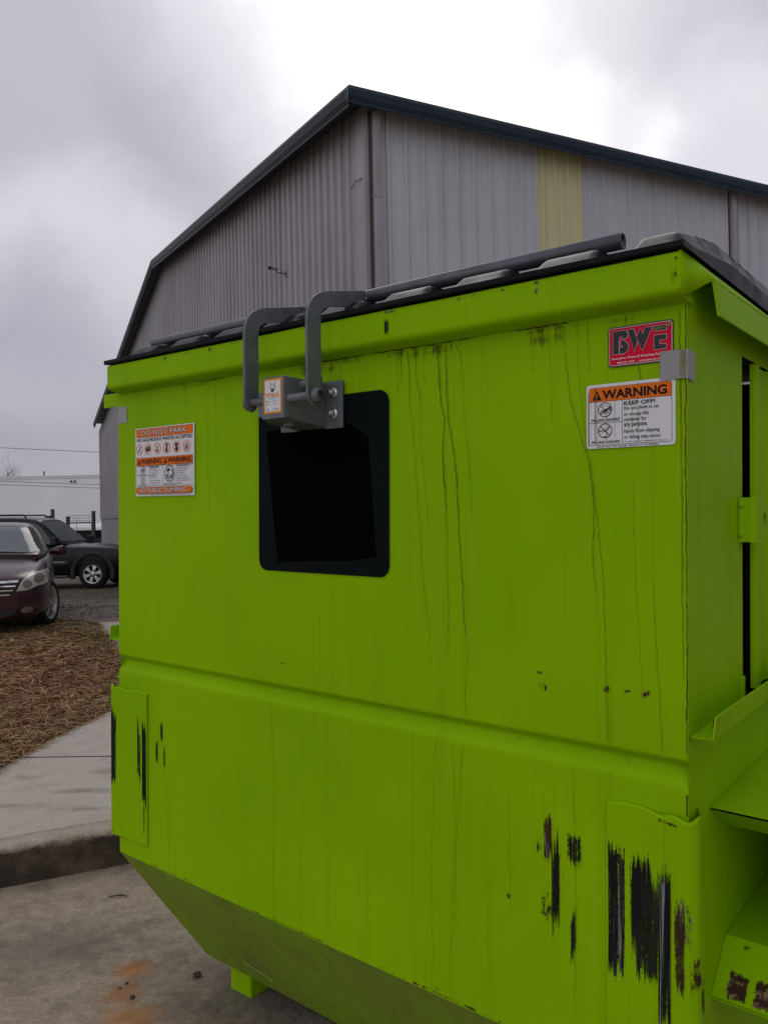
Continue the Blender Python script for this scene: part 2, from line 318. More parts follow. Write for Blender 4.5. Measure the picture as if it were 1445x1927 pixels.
# ------------------------------------------------------------------ mesh helpers
class MB:
    def __init__(s): s.v = []; s.f = []; s.m = []; s.s = []; s.uv = []
    def add(s, vs, fs, mat=0, smooth=False, uv=None):
        o = len(s.v); s.v += [tuple(p) for p in vs]
        for f in fs:
            s.f.append([o + i for i in f]); s.m.append(mat); s.s.append(smooth)
            s.uv += [(uv[i] if uv else (0.5, 0.5)) for i in f]
        return s
    def poly(s, pts, mat=0, uv=None): return s.add(pts, [list(range(len(pts)))], mat, False, uv)
    def box(s, a, b, mat=0):
        x0, y0, z0 = a; x1, y1, z1 = b
        return s.add([(x0, y0, z0), (x1, y0, z0), (x1, y1, z0), (x0, y1, z0), (x0, y0, z1), (x1, y0, z1), (x1, y1, z1), (x0, y1, z1)],
                     [(0, 3, 2, 1), (4, 5, 6, 7), (0, 1, 5, 4), (1, 2, 6, 5), (2, 3, 7, 6), (3, 0, 4, 7)], mat)
    def prism(s, pa, pb, mat=0, cap=True, smooth=False):
        """two matching rings of 3-D points"""
        n = len(pa); fs = [(i, (i + 1) % n, n + (i + 1) % n, n + i) for i in range(n)]
        s.add(list(pa) + list(pb), fs, mat, smooth)
        if cap: s.poly(list(pa)[::-1], mat); s.poly(list(pb), mat)
        return s
    def grid(s, rows, mat=0, smooth=True, closed=False, flip=False):
        nr, nc = len(rows), len(rows[0]); vs = [p for r in rows for p in r]; fs = []
        for i in range(nr - 1):
            for j in range(nc if closed else nc - 1):
                q = (i * nc + j, i * nc + (j + 1) % nc, (i + 1) * nc + (j + 1) % nc, (i + 1) * nc + j)
                fs.append(q[::-1] if flip else q)
        return s.add(vs, fs, mat, smooth)
    def tube(s, path, r, n=12, mat=0, cap=True, smooth=True):
        P = [Vector(p) for p in path]; rr = r if isinstance(r, (list, tuple)) else [r] * len(P); rows = []
        t0 = (P[1] - P[0]).normalized(); a = t0.orthogonal().normalized()
        for i, p in enumerate(P):
            t = (P[min(i + 1, len(P) - 1)] - P[max(i - 1, 0)]).normalized(); a = (a - t * a.dot(t)).normalized(); b = t.cross(a)
            rows.append([p + (a * math.cos(2 * math.pi * k / n) + b * math.sin(2 * math.pi * k / n)) * rr[i] for k in range(n)])
        s.grid(rows, mat, smooth, True)
        if cap: s.poly(rows[0][::-1], mat); s.poly(rows[-1], mat)
        return s
    def lathe(s, prof, n=32, mat=0, axis='Y', c=(0, 0, 0), smooth=True):
        """prof: list of (radius, along-axis)"""
        rows = []
        for r, h in prof:
            row = []
            for k in range(n):
                a = 2 * math.pi * k / n; u, w = r * math.cos(a), r * math.sin(a)
                p = {'Y': (u, h, w), 'X': (h, u, w), 'Z': (u, w, h)}[axis]; row.append((p[0] + c[0], p[1] + c[1], p[2] + c[2]))
            rows.append(row)
        return s.grid(rows, mat, smooth, True)
    def build(s, name, mats, parent=None, bevel=0.0, seg=2, sub=0, solid=0.0, off=None):
        if not isinstance(mats, (list, tuple)): mats = [mats]
        me = bpy.data.meshes.new(name)
        vs = s.v if off is None else [(p[0] - off[0], p[1] - off[1], p[2] - off[2]) for p in s.v]
        me.from_pydata(vs, [], s.f); me.update()
        for mm in mats: me.materials.append(mm)
        me.polygons.foreach_set('material_index', s.m); me.polygons.foreach_set('use_smooth', s.s)
        ul = me.uv_layers.new(name='UVMap'); ul.data.foreach_set('uv', [c for u in s.uv for c in u])
        o = bpy.data.objects.new(name, me); col.objects.link(o)
        if parent: o.parent = parent
        if solid: md = o.modifiers.new('thickness', 'SOLIDIFY'); md.thickness = solid; md.offset = -1
        if bevel:
            md = o.modifiers.new('edge', 'BEVEL'); md.width = bevel; md.segments = seg; md.limit_method = 'ANGLE'; md.angle_limit = R(35)
        if sub: md = o.modifiers.new('smooth', 'SUBSURF'); md.levels = sub; md.render_levels = sub
        return o

def tag(o, label=None, cat=None, group=None, kind=None):
    for k, v in (('label', label), ('category', cat), ('group', group), ('kind', kind)):
        if v: o[k] = v
    return o
def empty(name, mat4, label, cat, group=None):
    o = bpy.data.objects.new(name, None); col.objects.link(o); o.matrix_world = mat4; o.empty_display_size = 0.2
    return tag(o, label, cat, group)
def structure(o): o['kind'] = 'structure'; return o

_txt = {}
def text_mesh(s, bold=0.0):
    """letters as filled outlines, normalised to the unit box"""
    key = (s, bold)
    if key not in _txt:
        cu = bpy.data.curves.new('letters', 'FONT'); cu.body = s; cu.size = 1.0; cu.offset = bold; cu.resolution_u = 4; cu.fill_mode = 'FRONT'
        o = bpy.data.objects.new('letters', cu); col.objects.link(o)
        dg = bpy.context.evaluated_depsgraph_get(); dg.update()
        me = bpy.data.meshes.new_from_object(o.evaluated_get(dg))
        V = [(v.co.x, v.co.y) for v in me.vertices]; Fc = [list(p.vertices) for p in me.polygons]
        bpy.data.objects.remove(o); bpy.data.curves.remove(cu); bpy.data.meshes.remove(me)
        x0 = min(p[0] for p in V); x1 = max(p[0] for p in V); y0 = min(p[1] for p in V); y1 = max(p[1] for p in V)
        _txt[key] = ([((p[0] - x0) / (x1 - x0), (p[1] - y0) / (y1 - y0)) for p in V], Fc)
    return _txt[key]

class Flat:
    """printed layers on a plane: place(u, v, h) maps metres on the sheet + height above it to 3-D"""
    def __init__(s, place, step=0.00025): s.mb = MB(); s.place = place; s.h = 0.0004; s.step = step
    def layer(s): s.h += s.step
    def poly(s, pts, mat): s.mb.poly([s.place(u, v, s.h) for u, v in pts], mat)
    def rect(s, u0, v0, u1, v1, mat): s.poly([(u0, v0), (u1, v0), (u1, v1), (u0, v1)], mat)
    def rrect(s, u0, v0, u1, v1, r, mat, n=6):
        pts = []
        for cu, cv, a0 in ((u1 - r, v0 + r, -90), (u1 - r, v1 - r, 0), (u0 + r, v1 - r, 90), (u0 + r, v0 + r, 180)):
            pts += [(cu + r * math.cos(R(a0 + 90 * k / n)), cv + r * math.sin(R(a0 + 90 * k / n))) for k in range(n + 1)]
        s.poly(pts, mat)
    def disc(s, u, v, r, mat, n=28, ry=None): s.poly([(u + r * math.cos(2 * math.pi * k / n), v + (ry or r) * math.sin(2 * math.pi * k / n)) for k in range(n)], mat)
    def ring(s, u, v, r, w, mat, n=32):
        a = [s.place(u + r * math.cos(2 * math.pi * k / n), v + r * math.sin(2 * math.pi * k / n), s.h) for k in range(n)]
        b = [s.place(u + (r - w) * math.cos(2 * math.pi * k / n), v + (r - w) * math.sin(2 * math.pi * k / n), s.h) for k in range(n)]
        s.mb.grid([a, b], mat, False, True)
    def line(s, a, b, w, mat):
        d = Vector((b[0] - a[0], b[1] - a[1])).normalized() * (w / 2); nx, ny = -d.y, d.x
        s.poly([(a[0] - nx, a[1] - ny), (b[0] - nx, b[1] - ny), (b[0] + nx, b[1] + ny), (a[0] + nx, a[1] + ny)], mat)
    def frame(s, u0, v0, u1, v1, w, mat):
        s.line((u0, v0), (u1, v0), w, mat); s.line((u0, v1), (u1, v1), w, mat); s.line((u0, v0), (u0, v1), w, mat); s.line((u1, v0), (u1, v1), w, mat)
    def text(s, t, u0, v0, u1, v1, mat, bold=0.0):
        V, Fc = text_mesh(t, bold)
        s.mb.add([s.place(u0 + p[0] * (u1 - u0), v0 + p[1] * (v1 - v0), s.h) for p in V], Fc, mat)

# ------------------------------------------------------------------ the ground
def lerp_tab(x, tab):
    if x <= tab[0][0]: return tab[0][1]
    for (a, p), (b, q) in zip(tab, tab[1:]):
        if x <= b: t = (x - a) / (b - a); t = t * t * (3 - 2 * t); return p + (q - p) * t
    return tab[-1][1]
def gz(y): return lerp_tab(y, [(6.0, -0.01), (10.5, 0.10), (12.0, 0.10), (21.0, -0.20), (60, -0.35), (400, -0.5)])
KD = Vector((0.9087, 0.4174)); KP = Vector((-1.821, 3.72))           # the kerb line
def kerb_y(x): return KP.y + (x - KP.x) * KD.y / KD.x
mb = MB()
def ground_rows(xs, ys_rel):
    rows = []
    for t in ys_rel:
        rows.append([(x, kerb_y(max(-12, min(12, x))) + t, gz(kerb_y(max(-12, min(12, x))) + t) + (0.012 * noise.noise((x * 1.3, t * 1.3, 0)) if 0 < t < 40 else 0)) for x in xs])
    return rows
xs = [-400, -150, -80, -50, -35, -25, -18] + [-14 + 0.4 * i for i in range(66)] + [14, 18, 25, 40, 80, 150, 400]
ys = [0.06 + 0.25 * i for i in range(60)] + [15.5 + i for i in range(20)] + [37, 42, 50, 60, 75, 100, 150, 250, 420]
structure(mb.grid(ground_rows(xs, ys), 0, True).build('ground', M['ground']))
# concrete pad in front of the kerb, sloping away into a yard
mb = MB()
def kpt(a, b, z): p = KP + KD * a + Vector((-KD.y, KD.x)) * b; return (p.x, p.y, z)
def seg_sheet(a0, a1, b0, b1, z, na, nb): return [[kpt(a0 + (a1 - a0) * i / na, b0 + (b1 - b0) * j / nb, z) for i in range(na + 1)] for j in range(nb + 1)]
mb.grid(seg_sheet(-40, 40, -60, 0.0, -0.18, 8, 6), 0, False)
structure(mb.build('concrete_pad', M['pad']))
# kerb: rounded front edge, slightly uneven
mb = MB(); rows = []
for i in range(161):
    a = -12 + 24 * i / 160; row = []
    for b, z in ((0.0, -0.30), (0.0, -0.18), (0.004, -0.08), (0.006, -0.032), (0.012, -0.012), (0.026, -0.002), (0.06, 0.0), (0.148, 0.0), (0.150, -0.006), (0.150, -0.2)):
        k = 0.006 * noise.noise((a * 2.1, z * 9, 1)) + 0.003 * noise.noise((a * 11, z * 20, 4))
        row.append(kpt(a, b + (k if b < 0.1 else 0), z + (0.002 * noise.noise((a * 4, b * 9, 2)) if z > -0.1 else 0)))
    rows.append(row)
mb.grid(rows, 0, True, False, True)
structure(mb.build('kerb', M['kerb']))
# pale concrete walk that bends away to the left
LE = [(-2.30, 3.55), (-2.40, 4.10), (-2.41, 4.92), (-2.36, 5.59), (-2.31, 5.97), (-2.215, 6.48), (-2.25, 7.2), (-2.50, 7.9), (-2.87, 8.56), (-3.30, 9.6), (-3.68, 10.4), (-4.1, 11.4)]
RE = [(-0.2, 4.62), (-0.35, 4.9), (-0.5, 5.3), (-0.6, 5.7), (-0.62, 6.0), (-0.65, 6.5), (-0.75, 7.2), (-1.0, 7.9), (-1.35, 8.7), (-1.75, 9.8), (-2.1, 10.7), (-2.5, 11.8)]
def walk_z(y): return max(0.0, gz(y)) + 0.006
mb = MB(); rows = []
for (l, r_) in zip(LE, RE):
    rows.append([(l[0] + (r_[0] - l[0]) * k / 8, l[1] + (r_[1] - l[1]) * k / 8, walk_z(l[1] + (r_[1] - l[1]) * k / 8)) for k in range(9)])
rows[0] = [(x, kerb_y(x) + 0.150 / KD.x, 0.0) for x in [p[0] for p in rows[0]]]
rows[0][0] = (-2.30, kerb_y(-2.30) + 0.165, 0.0)
edge = [(p[0][0] - 0.004, p[0][1], p[0][2] - 0.10) for p in rows]
mb.grid(rows, 0, False, False, False); mb.grid([edge, [p[0] for p in rows]], 0, False)
for p, q in (((-2.405, 5.17), (-0.45, 5.12)), ((-2.60, 8.10), (-0.9, 8.3)), ((-3.18, 9.3), (-1.6, 9.45)), ((-3.5, 10.0), (-1.9, 10.25))):
    w = 0.007; za = 0.002
    mb.poly([(p[0], p[1] - w, walk_z(p[1]) + za), (q[0], q[1] - w, walk_z(q[1]) + za), (q[0], q[1] + w, walk_z(q[1]) + za), (p[0], p[1] + w, walk_z(p[1]) + za)], 1)
structure(mb.build('sidewalk', [M['walk'], M['joint']]))

# pine straw: a loose mat of needles, far too many to count
def left_edge(y):
    return lerp_lin(y, [(p[1], p[0]) for p in LE])
def lerp_lin(x, tab):
    if x <= tab[0][0]: return tab[0][1]
    for (a, p), (b, q) in zip(tab, tab[1:]):
        if x <= b: return p + (q - p) * (x - a) / (b - a)
    return tab[-1][1]
rs = np.random.RandomState(3)
def straw(n):
    V = np.zeros((n * 6, 3)); mats = np.zeros(n, int); k = 0
    while k < n:
        y = 4.4 + 7.6 * rs.rand() ** 1.25; xl = left_edge(y)
        x = xl + 0.04 - 3.6 * rs.rand() * (0.35 + 0.65 * (y - 3.5) / 7)
        if x > xl - 0.02 and rs.rand() < 0.75: continue
        if y > 9.3 and rs.rand() < (y - 9.3) / 2.4 + 0.6 * noise.noise((x * 0.9, y * 0.9, 5)): continue
        if y < kerb_y(x) + 0.17: continue
        nz = noise.noise((x * 1.1, y * 1.1, 0)); n2 = noise.noise((x * 4.5, y * 4.5, 3))
        if n2 < -0.28 and rs.rand() < 0.5: continue
        L = (0.07 + 0.12 * rs.rand()); a = rs.rand() * 6.283 if rs.rand() < 0.5 else 0.5 + 0.5 * rs.randn(); w = 0.0008 + 0.0010 * rs.rand() + 0.00020 * (y - 4)
        z0 = gz(y) + 0.004 + 0.028 * rs.rand() ** 2 + 0.018 * max(0, n2); tilt = 0.35 * rs.randn() * 0.6; bend = 0.025 * rs.randn()
        d = np.array([math.cos(a), math.sin(a)]); nn = np.array([-d[1], d[0]])
        for j, t in enumerate((-0.5, 0.0, 0.5)):
            c = np.array([x, y]) + d * L * t + nn * bend * (1 - 4 * t * t); z = max(gz(y) + 0.002, z0 + L * t * tilt + (0.012 * (1 - 4 * t * t)))
            V[k * 6 + j * 2, :2] = c - nn * w; V[k * 6 + j * 2 + 1, :2] = c + nn * w; V[k * 6 + j * 2:k * 6 + j * 2 + 2, 2] = z; V[k * 6 + j * 2, 2] += w * 0.8
        green = (y > 9.0 and rs.rand() < 0.40) or (x > xl - 0.35 and rs.rand() < 0.30) or (nz > 0.33 and rs.rand() < 0.40)
        r_ = rs.rand(); mats[k] = 4 if green else (0 if r_ < 0.38 else 1 if r_ < 0.66 else 2 if r_ < 0.82 else 3); k += 1
    me = bpy.data.meshes.new('pine_straw'); nf = n * 2
    me.vertices.add(n * 6); me.vertices.foreach_set('co', V.ravel()); me.loops.add(nf * 4); me.polygons.add(nf)
    b = np.arange(n)[:, None] * 6; idx = np.concatenate([b + [0, 1, 3, 2], b + [2, 3, 5, 4]], 1).ravel()
    me.loops.foreach_set('vertex_index', idx); me.polygons.foreach_set('loop_start', np.arange(nf) * 4)
    for mm in STRAW: me.materials.append(mm)
    me.polygons.foreach_set('material_index', np.repeat(mats, 2)); me.update(calc_edges=True)
    o = bpy.data.objects.new('pine_straw', me); col.objects.link(o); o['kind'] = 'stuff'
straw(115000)
def gravel(n):
    ico = bmesh.new(); bmesh.ops.create_icosphere(ico, subdivisions=1, radius=1.0)
    bv = np.array([v.co[:] for v in ico.verts]); bf = np.array([[v.index for v in f.verts] for f in ico.faces]); ico.free()
    bv = bv[:, :]; nv, nf = len(bv), len(bf); V = np.zeros((n * nv, 3)); F = np.zeros((n * nf, 3), int); mats = np.zeros(n * nf, int)
    for k in range(n):
        y = 9.2 + 12.5 * rs.rand() ** 1.2; x = -0.36 * y - 1.6 + 0.22 * y * rs.rand()
        if x > left_edge(y) - 0.08 and x < lerp_lin(y, [(p[1], p[0]) for p in RE]) + 0.08 and y < 11.9: y = 12.0 + 9 * rs.rand(); x = -0.36 * y - 1.6 + 0.22 * y * rs.rand()
        s_ = 0.006 + 0.016 * rs.rand() ** 3; a = rs.rand() * 6.28; c, s = math.cos(a), math.sin(a)
        p = bv * (1 + 0.25 * rs.randn(nv, 1)) * [s_ * (1 + 0.5 * rs.rand()), s_, s_ * 0.65]; p = np.stack([p[:, 0] * c - p[:, 1] * s, p[:, 0] * s + p[:, 1] * c, p[:, 2]], 1)
        V[k * nv:(k + 1) * nv] = p + [x, y, gz(y) + s_ * 0.25]; F[k * nf:(k + 1) * nf] = bf + k * nv; mats[k * nf:(k + 1) * nf] = rs.randint(3)
    me = bpy.data.meshes.new('gravel'); me.vertices.add(n * nv); me.vertices.foreach_set('co', V.ravel()); me.loops.add(n * nf * 3); me.polygons.add(n * nf)
    me.loops.foreach_set('vertex_index', F.ravel()); me.polygons.foreach_set('loop_start', np.arange(n * nf) * 3)
    for mm in STONE: me.materials.append(mm)
    me.polygons.foreach_set('material_index', mats); me.update(calc_edges=True)
    o = bpy.data.objects.new('gravel', me); col.objects.link(o); o['kind'] = 'stuff'
gravel(7000)

# ------------------------------------------------------------------ the warehouse
AZ = R(26.0)
BR = Vector((math.cos(AZ), math.sin(AZ), 0)); BL = Vector((-BR.y, BR.x, 0)); BK = Vector((-0.165, 11.9, 0))
EAVE, HALF, GEND = 7.71, 15.5, 34.0
wm = Matrix((BR, BL, Vector((0, 0, 1)))).transposed().to_4x4(); wm.translation = BK
ware = empty('warehouse', wm, 'large grey corrugated metal warehouse with dark eaves rising behind the green dumpster', 'warehouse')
def roofz(s): return 7.69 + (s + 0.41) * 0.1427 if s <= HALF else 9.96 - (s - HALF) * 0.187
def ribbed(length, depth, ribw, top, bottom, axis, skip=(), start=0.10, pitch_=0.305):
    """profiled sheet: trapezoid ribs standing proud of the wall plane (outward = -other axis)"""
    us = [0.0]; ds = [0.0]; u = start
    while u < length:
        for du, d in ((-ribw / 2, 0.0), (-ribw * 0.34, depth), (ribw * 0.34, depth), (ribw / 2, 0.0)):
            us.append(u + du); ds.append(d)
        for k in (0.33, 0.66):                      # two shallow stiffening creases between ribs
            c = u + pitch_ * k
            for du, d in ((-0.012, 0.0), (0.0, 0.004), (0.012, 0.0)): us.append(c + du); ds.append(d)
        u += pitch_
    lo, hi = [], []
    for u, d in zip(us, ds):
        if u > length: break
        t = top(u) if callable(top) else top
        p = (u, -d) if axis == 'x' else (-d, u)
        lo.append((*p, bottom)); hi.append((*p, t))
    return [lo, hi]
mb = MB(); mb.grid(ribbed(GEND, 0.040, 0.10, lambda u: roofz(u) - 0.03, 1.86, 'y', start=0.30), 0, False, False, True)
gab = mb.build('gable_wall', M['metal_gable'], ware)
mb = MB(); mb.grid(ribbed(3.14, 0.046, 0.062, EAVE, -0.4, 'x', start=0.36), 0, False)
rows = ribbed(40.0 - 4.12, 0.046, 0.062, EAVE, -0.4, 'x', start=0.12); mb.grid([[(p[0] + 4.12, p[1], p[2]) for p in r] for r in rows], 0, False)
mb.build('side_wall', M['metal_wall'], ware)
mb = MB(); rows = ribbed(0.98, 0.046, 0.07, EAVE, -0.4, 'x', start=0.10, pitch_=0.26); mb.grid([[(p[0] + 3.14, p[1] - 0.004, p[2]) for p in r] for r in rows], 0, False)
mb.build('skylight_panel', M['fibreglass'], ware)
mb = MB(); mb.box((0.02, 0.02, -0.4), (40, GEND, 1.855)); 
mb.box((-0.03, 0.0, 1.80), (0.0, GEND, 1.862))
mb.build('block_base', M['block'], ware)
mb = MB(); mb.box((-0.06, 27.2, -0.3), (0.015, 27.32, 1.55)); mb.build('drain_pipe', M['downspout'], ware, 0.01)
# corner trim and downspouts
mb = MB(); mb.box((-0.042, -0.046, -0.4), (0.20, -0.002, EAVE)); mb.box((-0.045, -0.002, -0.4), (-0.001, 0.28, EAVE))
mb.build('corner_trim', M['metal_gable'], ware, 0.006)
def downspout(x, dark):
    mb = MB(); mb.box((x, -0.15, -0.3), (x + 0.115, -0.05, EAVE - 0.12)); o = mb.build('downspout', M['downspout'], ware, 0.012)
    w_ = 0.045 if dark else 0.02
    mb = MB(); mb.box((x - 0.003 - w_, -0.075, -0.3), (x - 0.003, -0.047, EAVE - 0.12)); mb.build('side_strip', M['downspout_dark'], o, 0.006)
    for z in (2.2, 4.6, 6.3):
        mb = MB(); mb.box((x - 0.008, -0.156, z), (x + 0.123, -0.046, z + 0.04)); mb.build('strap', M['downspout'], o)
downspout(0.075, True); downspout(7.62, False)
# eave gutter and rake trim: box profiles with a shadow groove
gp = [(-0.33, 7.70), (-0.33, 7.50), (-0.372, 7.49), (-0.372, 7.535), (-0.385, 7.545), (-0.385, 7.565), (-0.398, 7.575), (-0.412, 7.675), (-0.40, 7.69)]
mb = MB(); mb.prism([(-0.44, y, z) for y, z in gp], [(40, y, z) for y, z in gp], 0); mb.build('eave_gutter', M['navy_trim'], ware)
def rake(s0, s1, name):
    mb = MB()
    rp = [(-0.36, -0.0), (-0.36, -0.235), (-0.402, -0.245), (-0.402, -0.19), (-0.415, -0.18), (-0.415, -0.155), (-0.428, -0.145), (-0.442, -0.012), (-0.43, 0.001)]
    mb.prism([(x, s0, roofz(s0) + z) for x, z in rp], [(x, s1, roofz(s1) + z) for x, z in rp], 0); return mb.build(name, M['black_trim'], ware)
rake(-0.3295, HALF, 'rake_trim'); rake(HALF + 0.001, GEND - 1.3, 'rake_trim')
mb = MB(); rows = [[(x, s_, roofz(s_) - 0.006) for x in (-0.43, 40)] for s_ in (-0.40, HALF, GEND - 1.3)]; mb.grid(rows, 0, False, False, True); mb.build('roof', M['roof'], ware, solid=0.04)
mb = MB(); mb.box((39.9, 0.1, -0.4), (40, GEND, 6.4)); mb.box((0.05, GEND - 0.06, -0.4), (40, GEND, 6.4)); mb.build('rear_wall', M['metal_wall'], ware)
# torn flashing on the corner
mb = MB(); mb.tube([(-0.06, 0.02, 6.61), (-0.075, 0.22, 6.63), (-0.085, 0.34, 6.56)], 0.006, 5); mb.build('loose_flashing', M['black_trim'], ware)

# security camera on an arm, fixed to the gable
cm = Matrix((BR, BL, Vector((0, 0, 1)))).transposed().to_4x4(); cm.translation = BK + BL * 3.60 + Vector((0, 0, 6.20)) - BR * 0.04
cctv = empty('security_camera', cm @ Matrix.Scale(0.50, 4), 'small security camera on a bracket arm high on the grey gable wall', 'security camera')
mb = MB(); mb.box((-0.012, -0.04, -0.10), (0.004, 0.04, 0.10)); mb.build('wall_plate', M['black_trim'], cctv, 0.004)
mb = MB(); mb.tube([(-0.01, 0.0, 0.01), (-0.17, 0.03, 0.03), (-0.33, 0.06, 0.05), (-0.37, 0.07, 0.12)], 0.011, 8); mb.tube([(-0.01, 0, -0.02), (-0.30, 0.055, 0.02)], 0.008, 6); mb.tube([(-0.17, 0.03, 0.02), (-0.17, 0.03, 0.21), (-0.24, 0.05, 0.19)], 0.010, 8); mb.build('bracket_arm', M['black_trim'], cctv)
a, b = Vector((-0.27, 0.07, 0.17)), Vector((-0.52, 0.20, 0.22))
mb = MB(); mb.tube([a, a + (b - a) * 0.15, b], [0.045, 0.058, 0.058], 14); mb.build('housing', M['cam_body'], cctv)
d = (b - a).normalized(); mb = MB(); mb.tube([b - d * 0.05, b + d * 0.07, b + d * 0.075], [0.066, 0.066, 0.05], 14); mb.build('lens_hood', M['black_trim'], cctv)

# ------------------------------------------------------------------ far background on the left
mb = MB(); mb.box((-75, 68, -0.5), (8, 100, 5.55)); mb.box((-75, 67.9, 5.552), (8, 100, 5.72)); 
wb = mb.build('wall', M['white_wall'])
wr = empty('white_building', Matrix.Translation((-30, 68, -0.4)), 'long low white building beyond the parked cars', 'building')
wb.parent = wr; wb.matrix_parent_inverse = wr.matrix_world.inverted()
def white_part(name, mb, mat):
    o = mb.build(name, mat); o.parent = wr; o.matrix_parent_inverse = wr.matrix_world.inverted(); return o
mb = MB(); mb.box((-75.1, 67.8, 5.722), (8.1, 100.1, 5.80)); white_part('parapet_cap', mb, M['white_wall'])
mb = MB(); mb.tube([(-30.6, 72, 5.8), (-30.6, 72, 6.45)], 0.06, 8); white_part('vent_pipe', mb, M['black_trim'])
for x in (-26.55, -26.25):
    mb = MB(); mb.lathe([(0.001, 0), (0.09, 0), (0.09, 0.05), (0.001, 0.05)], 12, 0, 'Y', (x, 67.84, 5.25)); white_part('wall_vent', mb, M['black_trim'])

# bare tree behind it
def branch(mb, p, d, L, r, depth):
    pts = [p]; rad = [r]; q = Vector(p); dd = Vector(d)
    for k in range(4):
        dd = (dd + Vector((random.gauss(0, 0.13), random.gauss(0, 0.13), random.gauss(0.03, 0.08)))).normalized(); q = q + dd * (L / 4); pts.append(q.copy()); rad.append(r * (1 - 0.14 * (k + 1)))
    mb.tube(pts, rad, 6 if depth < 2 else 4, 0, depth == 0)
    if depth >= 5: return
    for _ in range(3 if depth < 4 else 2):
        k = random.choice((2, 3, 4)); dv = (dd + Vector((random.gauss(0, 0.55), random.gauss(0, 0.55), random.gauss(0.1, 0.35)))).normalized()
        branch(mb, pts[k], dv, L * random.uniform(0.6, 0.82), rad[k] * 0.66, depth + 1)
def bare_tree(x, y, h, label, seed):
    random.seed(seed)
    root = empty('bare_tree', Matrix.Translation((x, y, -0.5)), label, 'tree')
    mb = MB(); mb.tube([(0, 0, 0), (0.1, 0, h * 0.2), (0.05, 0.1, h * 0.38)], [0.30, 0.24, 0.19], 8); mb.build('trunk', M['bark'], root)
    mb = MB()
    for k in range(6): branch(mb, Vector((0.05, 0.1, h * (0.26 + 0.02 * k))), Vector((math.cos(k * 1.1), math.sin(k * 1.1), 1.3)).normalized(), h * 0.24, 0.17, 0)
    mb.build('crown', M['bark'], root)
bare_tree(-50.6, 106, 12.5, 'bare winter tree showing above the white building at the edge of the photo', 5)

# overhead cables
def cable(p, q, sag, label):
    pts = []
    for k in range(25):
        t = k / 24; v = Vector(p).lerp(Vector(q), t); v.z -= sag * 4 * t * (1 - t); pts.append(v)
    mb = MB(); mb.tube(pts, 0.018, 5); o = mb.build('overhead_cable', M['wire']); tag(o, label, 'cable', 'overhead cables')
cable((-62, 50, 9.75), (2, 56, 5.45), 0.5, 'highest thin overhead cable crossing the grey sky above the white building')
cable((-62, 52, 6.95), (2, 57, 3.35), 0.3, 'overhead cable running just over the roof edge of the white building')
cable((-62, 52, 6.75), (2, 57, 3.08), 0.3, 'lowest overhead cable, in front of the white building wall')

# chain-link gate with barbed wire, next to the warehouse
FY = 37.5
fn = empty('chain_link_fence', Matrix.Translation((-14.4, FY, -0.3)), 'chain-link gate and fence with barbed wire strands beside the warehouse', 'fence')
def fpart(name, mb, mat): return mb.build(name, mat, fn, off=(-14.4, FY, -0.3))
for x, h, r_ in ((-14.86, 2.18, 0.10), (-13.65, 2.42, 0.10), (-16.35, 2.0, 0.06), (-18.2, 2.0, 0.06), (-20.0, 2.0, 0.06)):
    mb = MB(); mb.tube([(x, FY, -0.35), (x, FY, -0.3 + h)], r_ * 0.9, 10); mb.tube([(x, FY, -0.3 + h), (x, FY, -0.26 + h)], r_ * 1.1, 10); fpart('post', mb, M['fence_steel'])
mb = MB()
for z in (1.62, 0.66): mb.tube([(-14.8, FY, z), (-13.72, FY, z)], 0.028, 8)
mb.tube([(-14.8, FY, -0.2), (-14.8, FY, 1.62)], 0.022, 8); mb.tube([(-13.74, FY, -0.2), (-13.74, FY, 1.62)], 0.022, 8); fpart('gate_frame', mb, M['fence_steel'])
for z in (1.72, 1.84, 1.96):
    mb = MB(); mb.tube([(-14.86, FY, z), (-13.65, FY, z)], 0.008, 4)
    for k in range(8):
        x = -14.75 + 0.15 * k; mb.tube([(x - 0.02, FY, z - 0.03), (x + 0.02, FY, z + 0.03)], 0.006, 4); mb.tube([(x + 0.02, FY, z - 0.03), (x - 0.02, FY, z + 0.03)], 0.006, 4)
    fpart('barbed_wire', mb, M['fence_steel'])
mb = MB()
for x0, x1, zt in ((-14.8, -13.72, 1.62), (-20.0, -14.9, 1.65)):
    k = x0
    while k < x1 + zt + 0.2:
        for sgn in (1, -1):
            a_ = (k, -0.2) if sgn == 1 else (k - zt - 0.2, -0.2); b_ = (k - zt - 0.2, zt) if sgn == 1 else (k, zt)
            (ax, az), (bx, bz) = a_, b_
            t0 = max(0, min(1, ((x0 if bx > ax else x1) - ax) / (bx - ax))); t1 = max(0, min(1, ((x1 if bx > ax else x0) - ax) / (bx - ax)))
            if t1 > t0 + 0.01: mb.tube([(ax + (bx - ax) * t0, FY + 0.02, az + (bz - az) * t0), (ax + (bx - ax) * t1, FY + 0.02, az + (bz - az) * t1)], 0.004, 3, 0, False)
        k += 0.11
fpart('wire_mesh', mb, M['fence_steel'])
# stacked dark timbers / posts beyond the fence
st = MB(); st.box((-17.02, 40.0, -0.3), (-16.78, 40.3, 2.02)); st.box((-16.76, 40.1, -0.3), (-16.62, 40.3, 2.35)); st.box((-17.35, 40.0, -0.3), (-17.1, 40.3, 1.45))
o = st.build('timber_post', M['fence_steel'], None, 0.02); tag(o, 'clump of dark upright timbers behind the fence above the car bonnet', 'post')
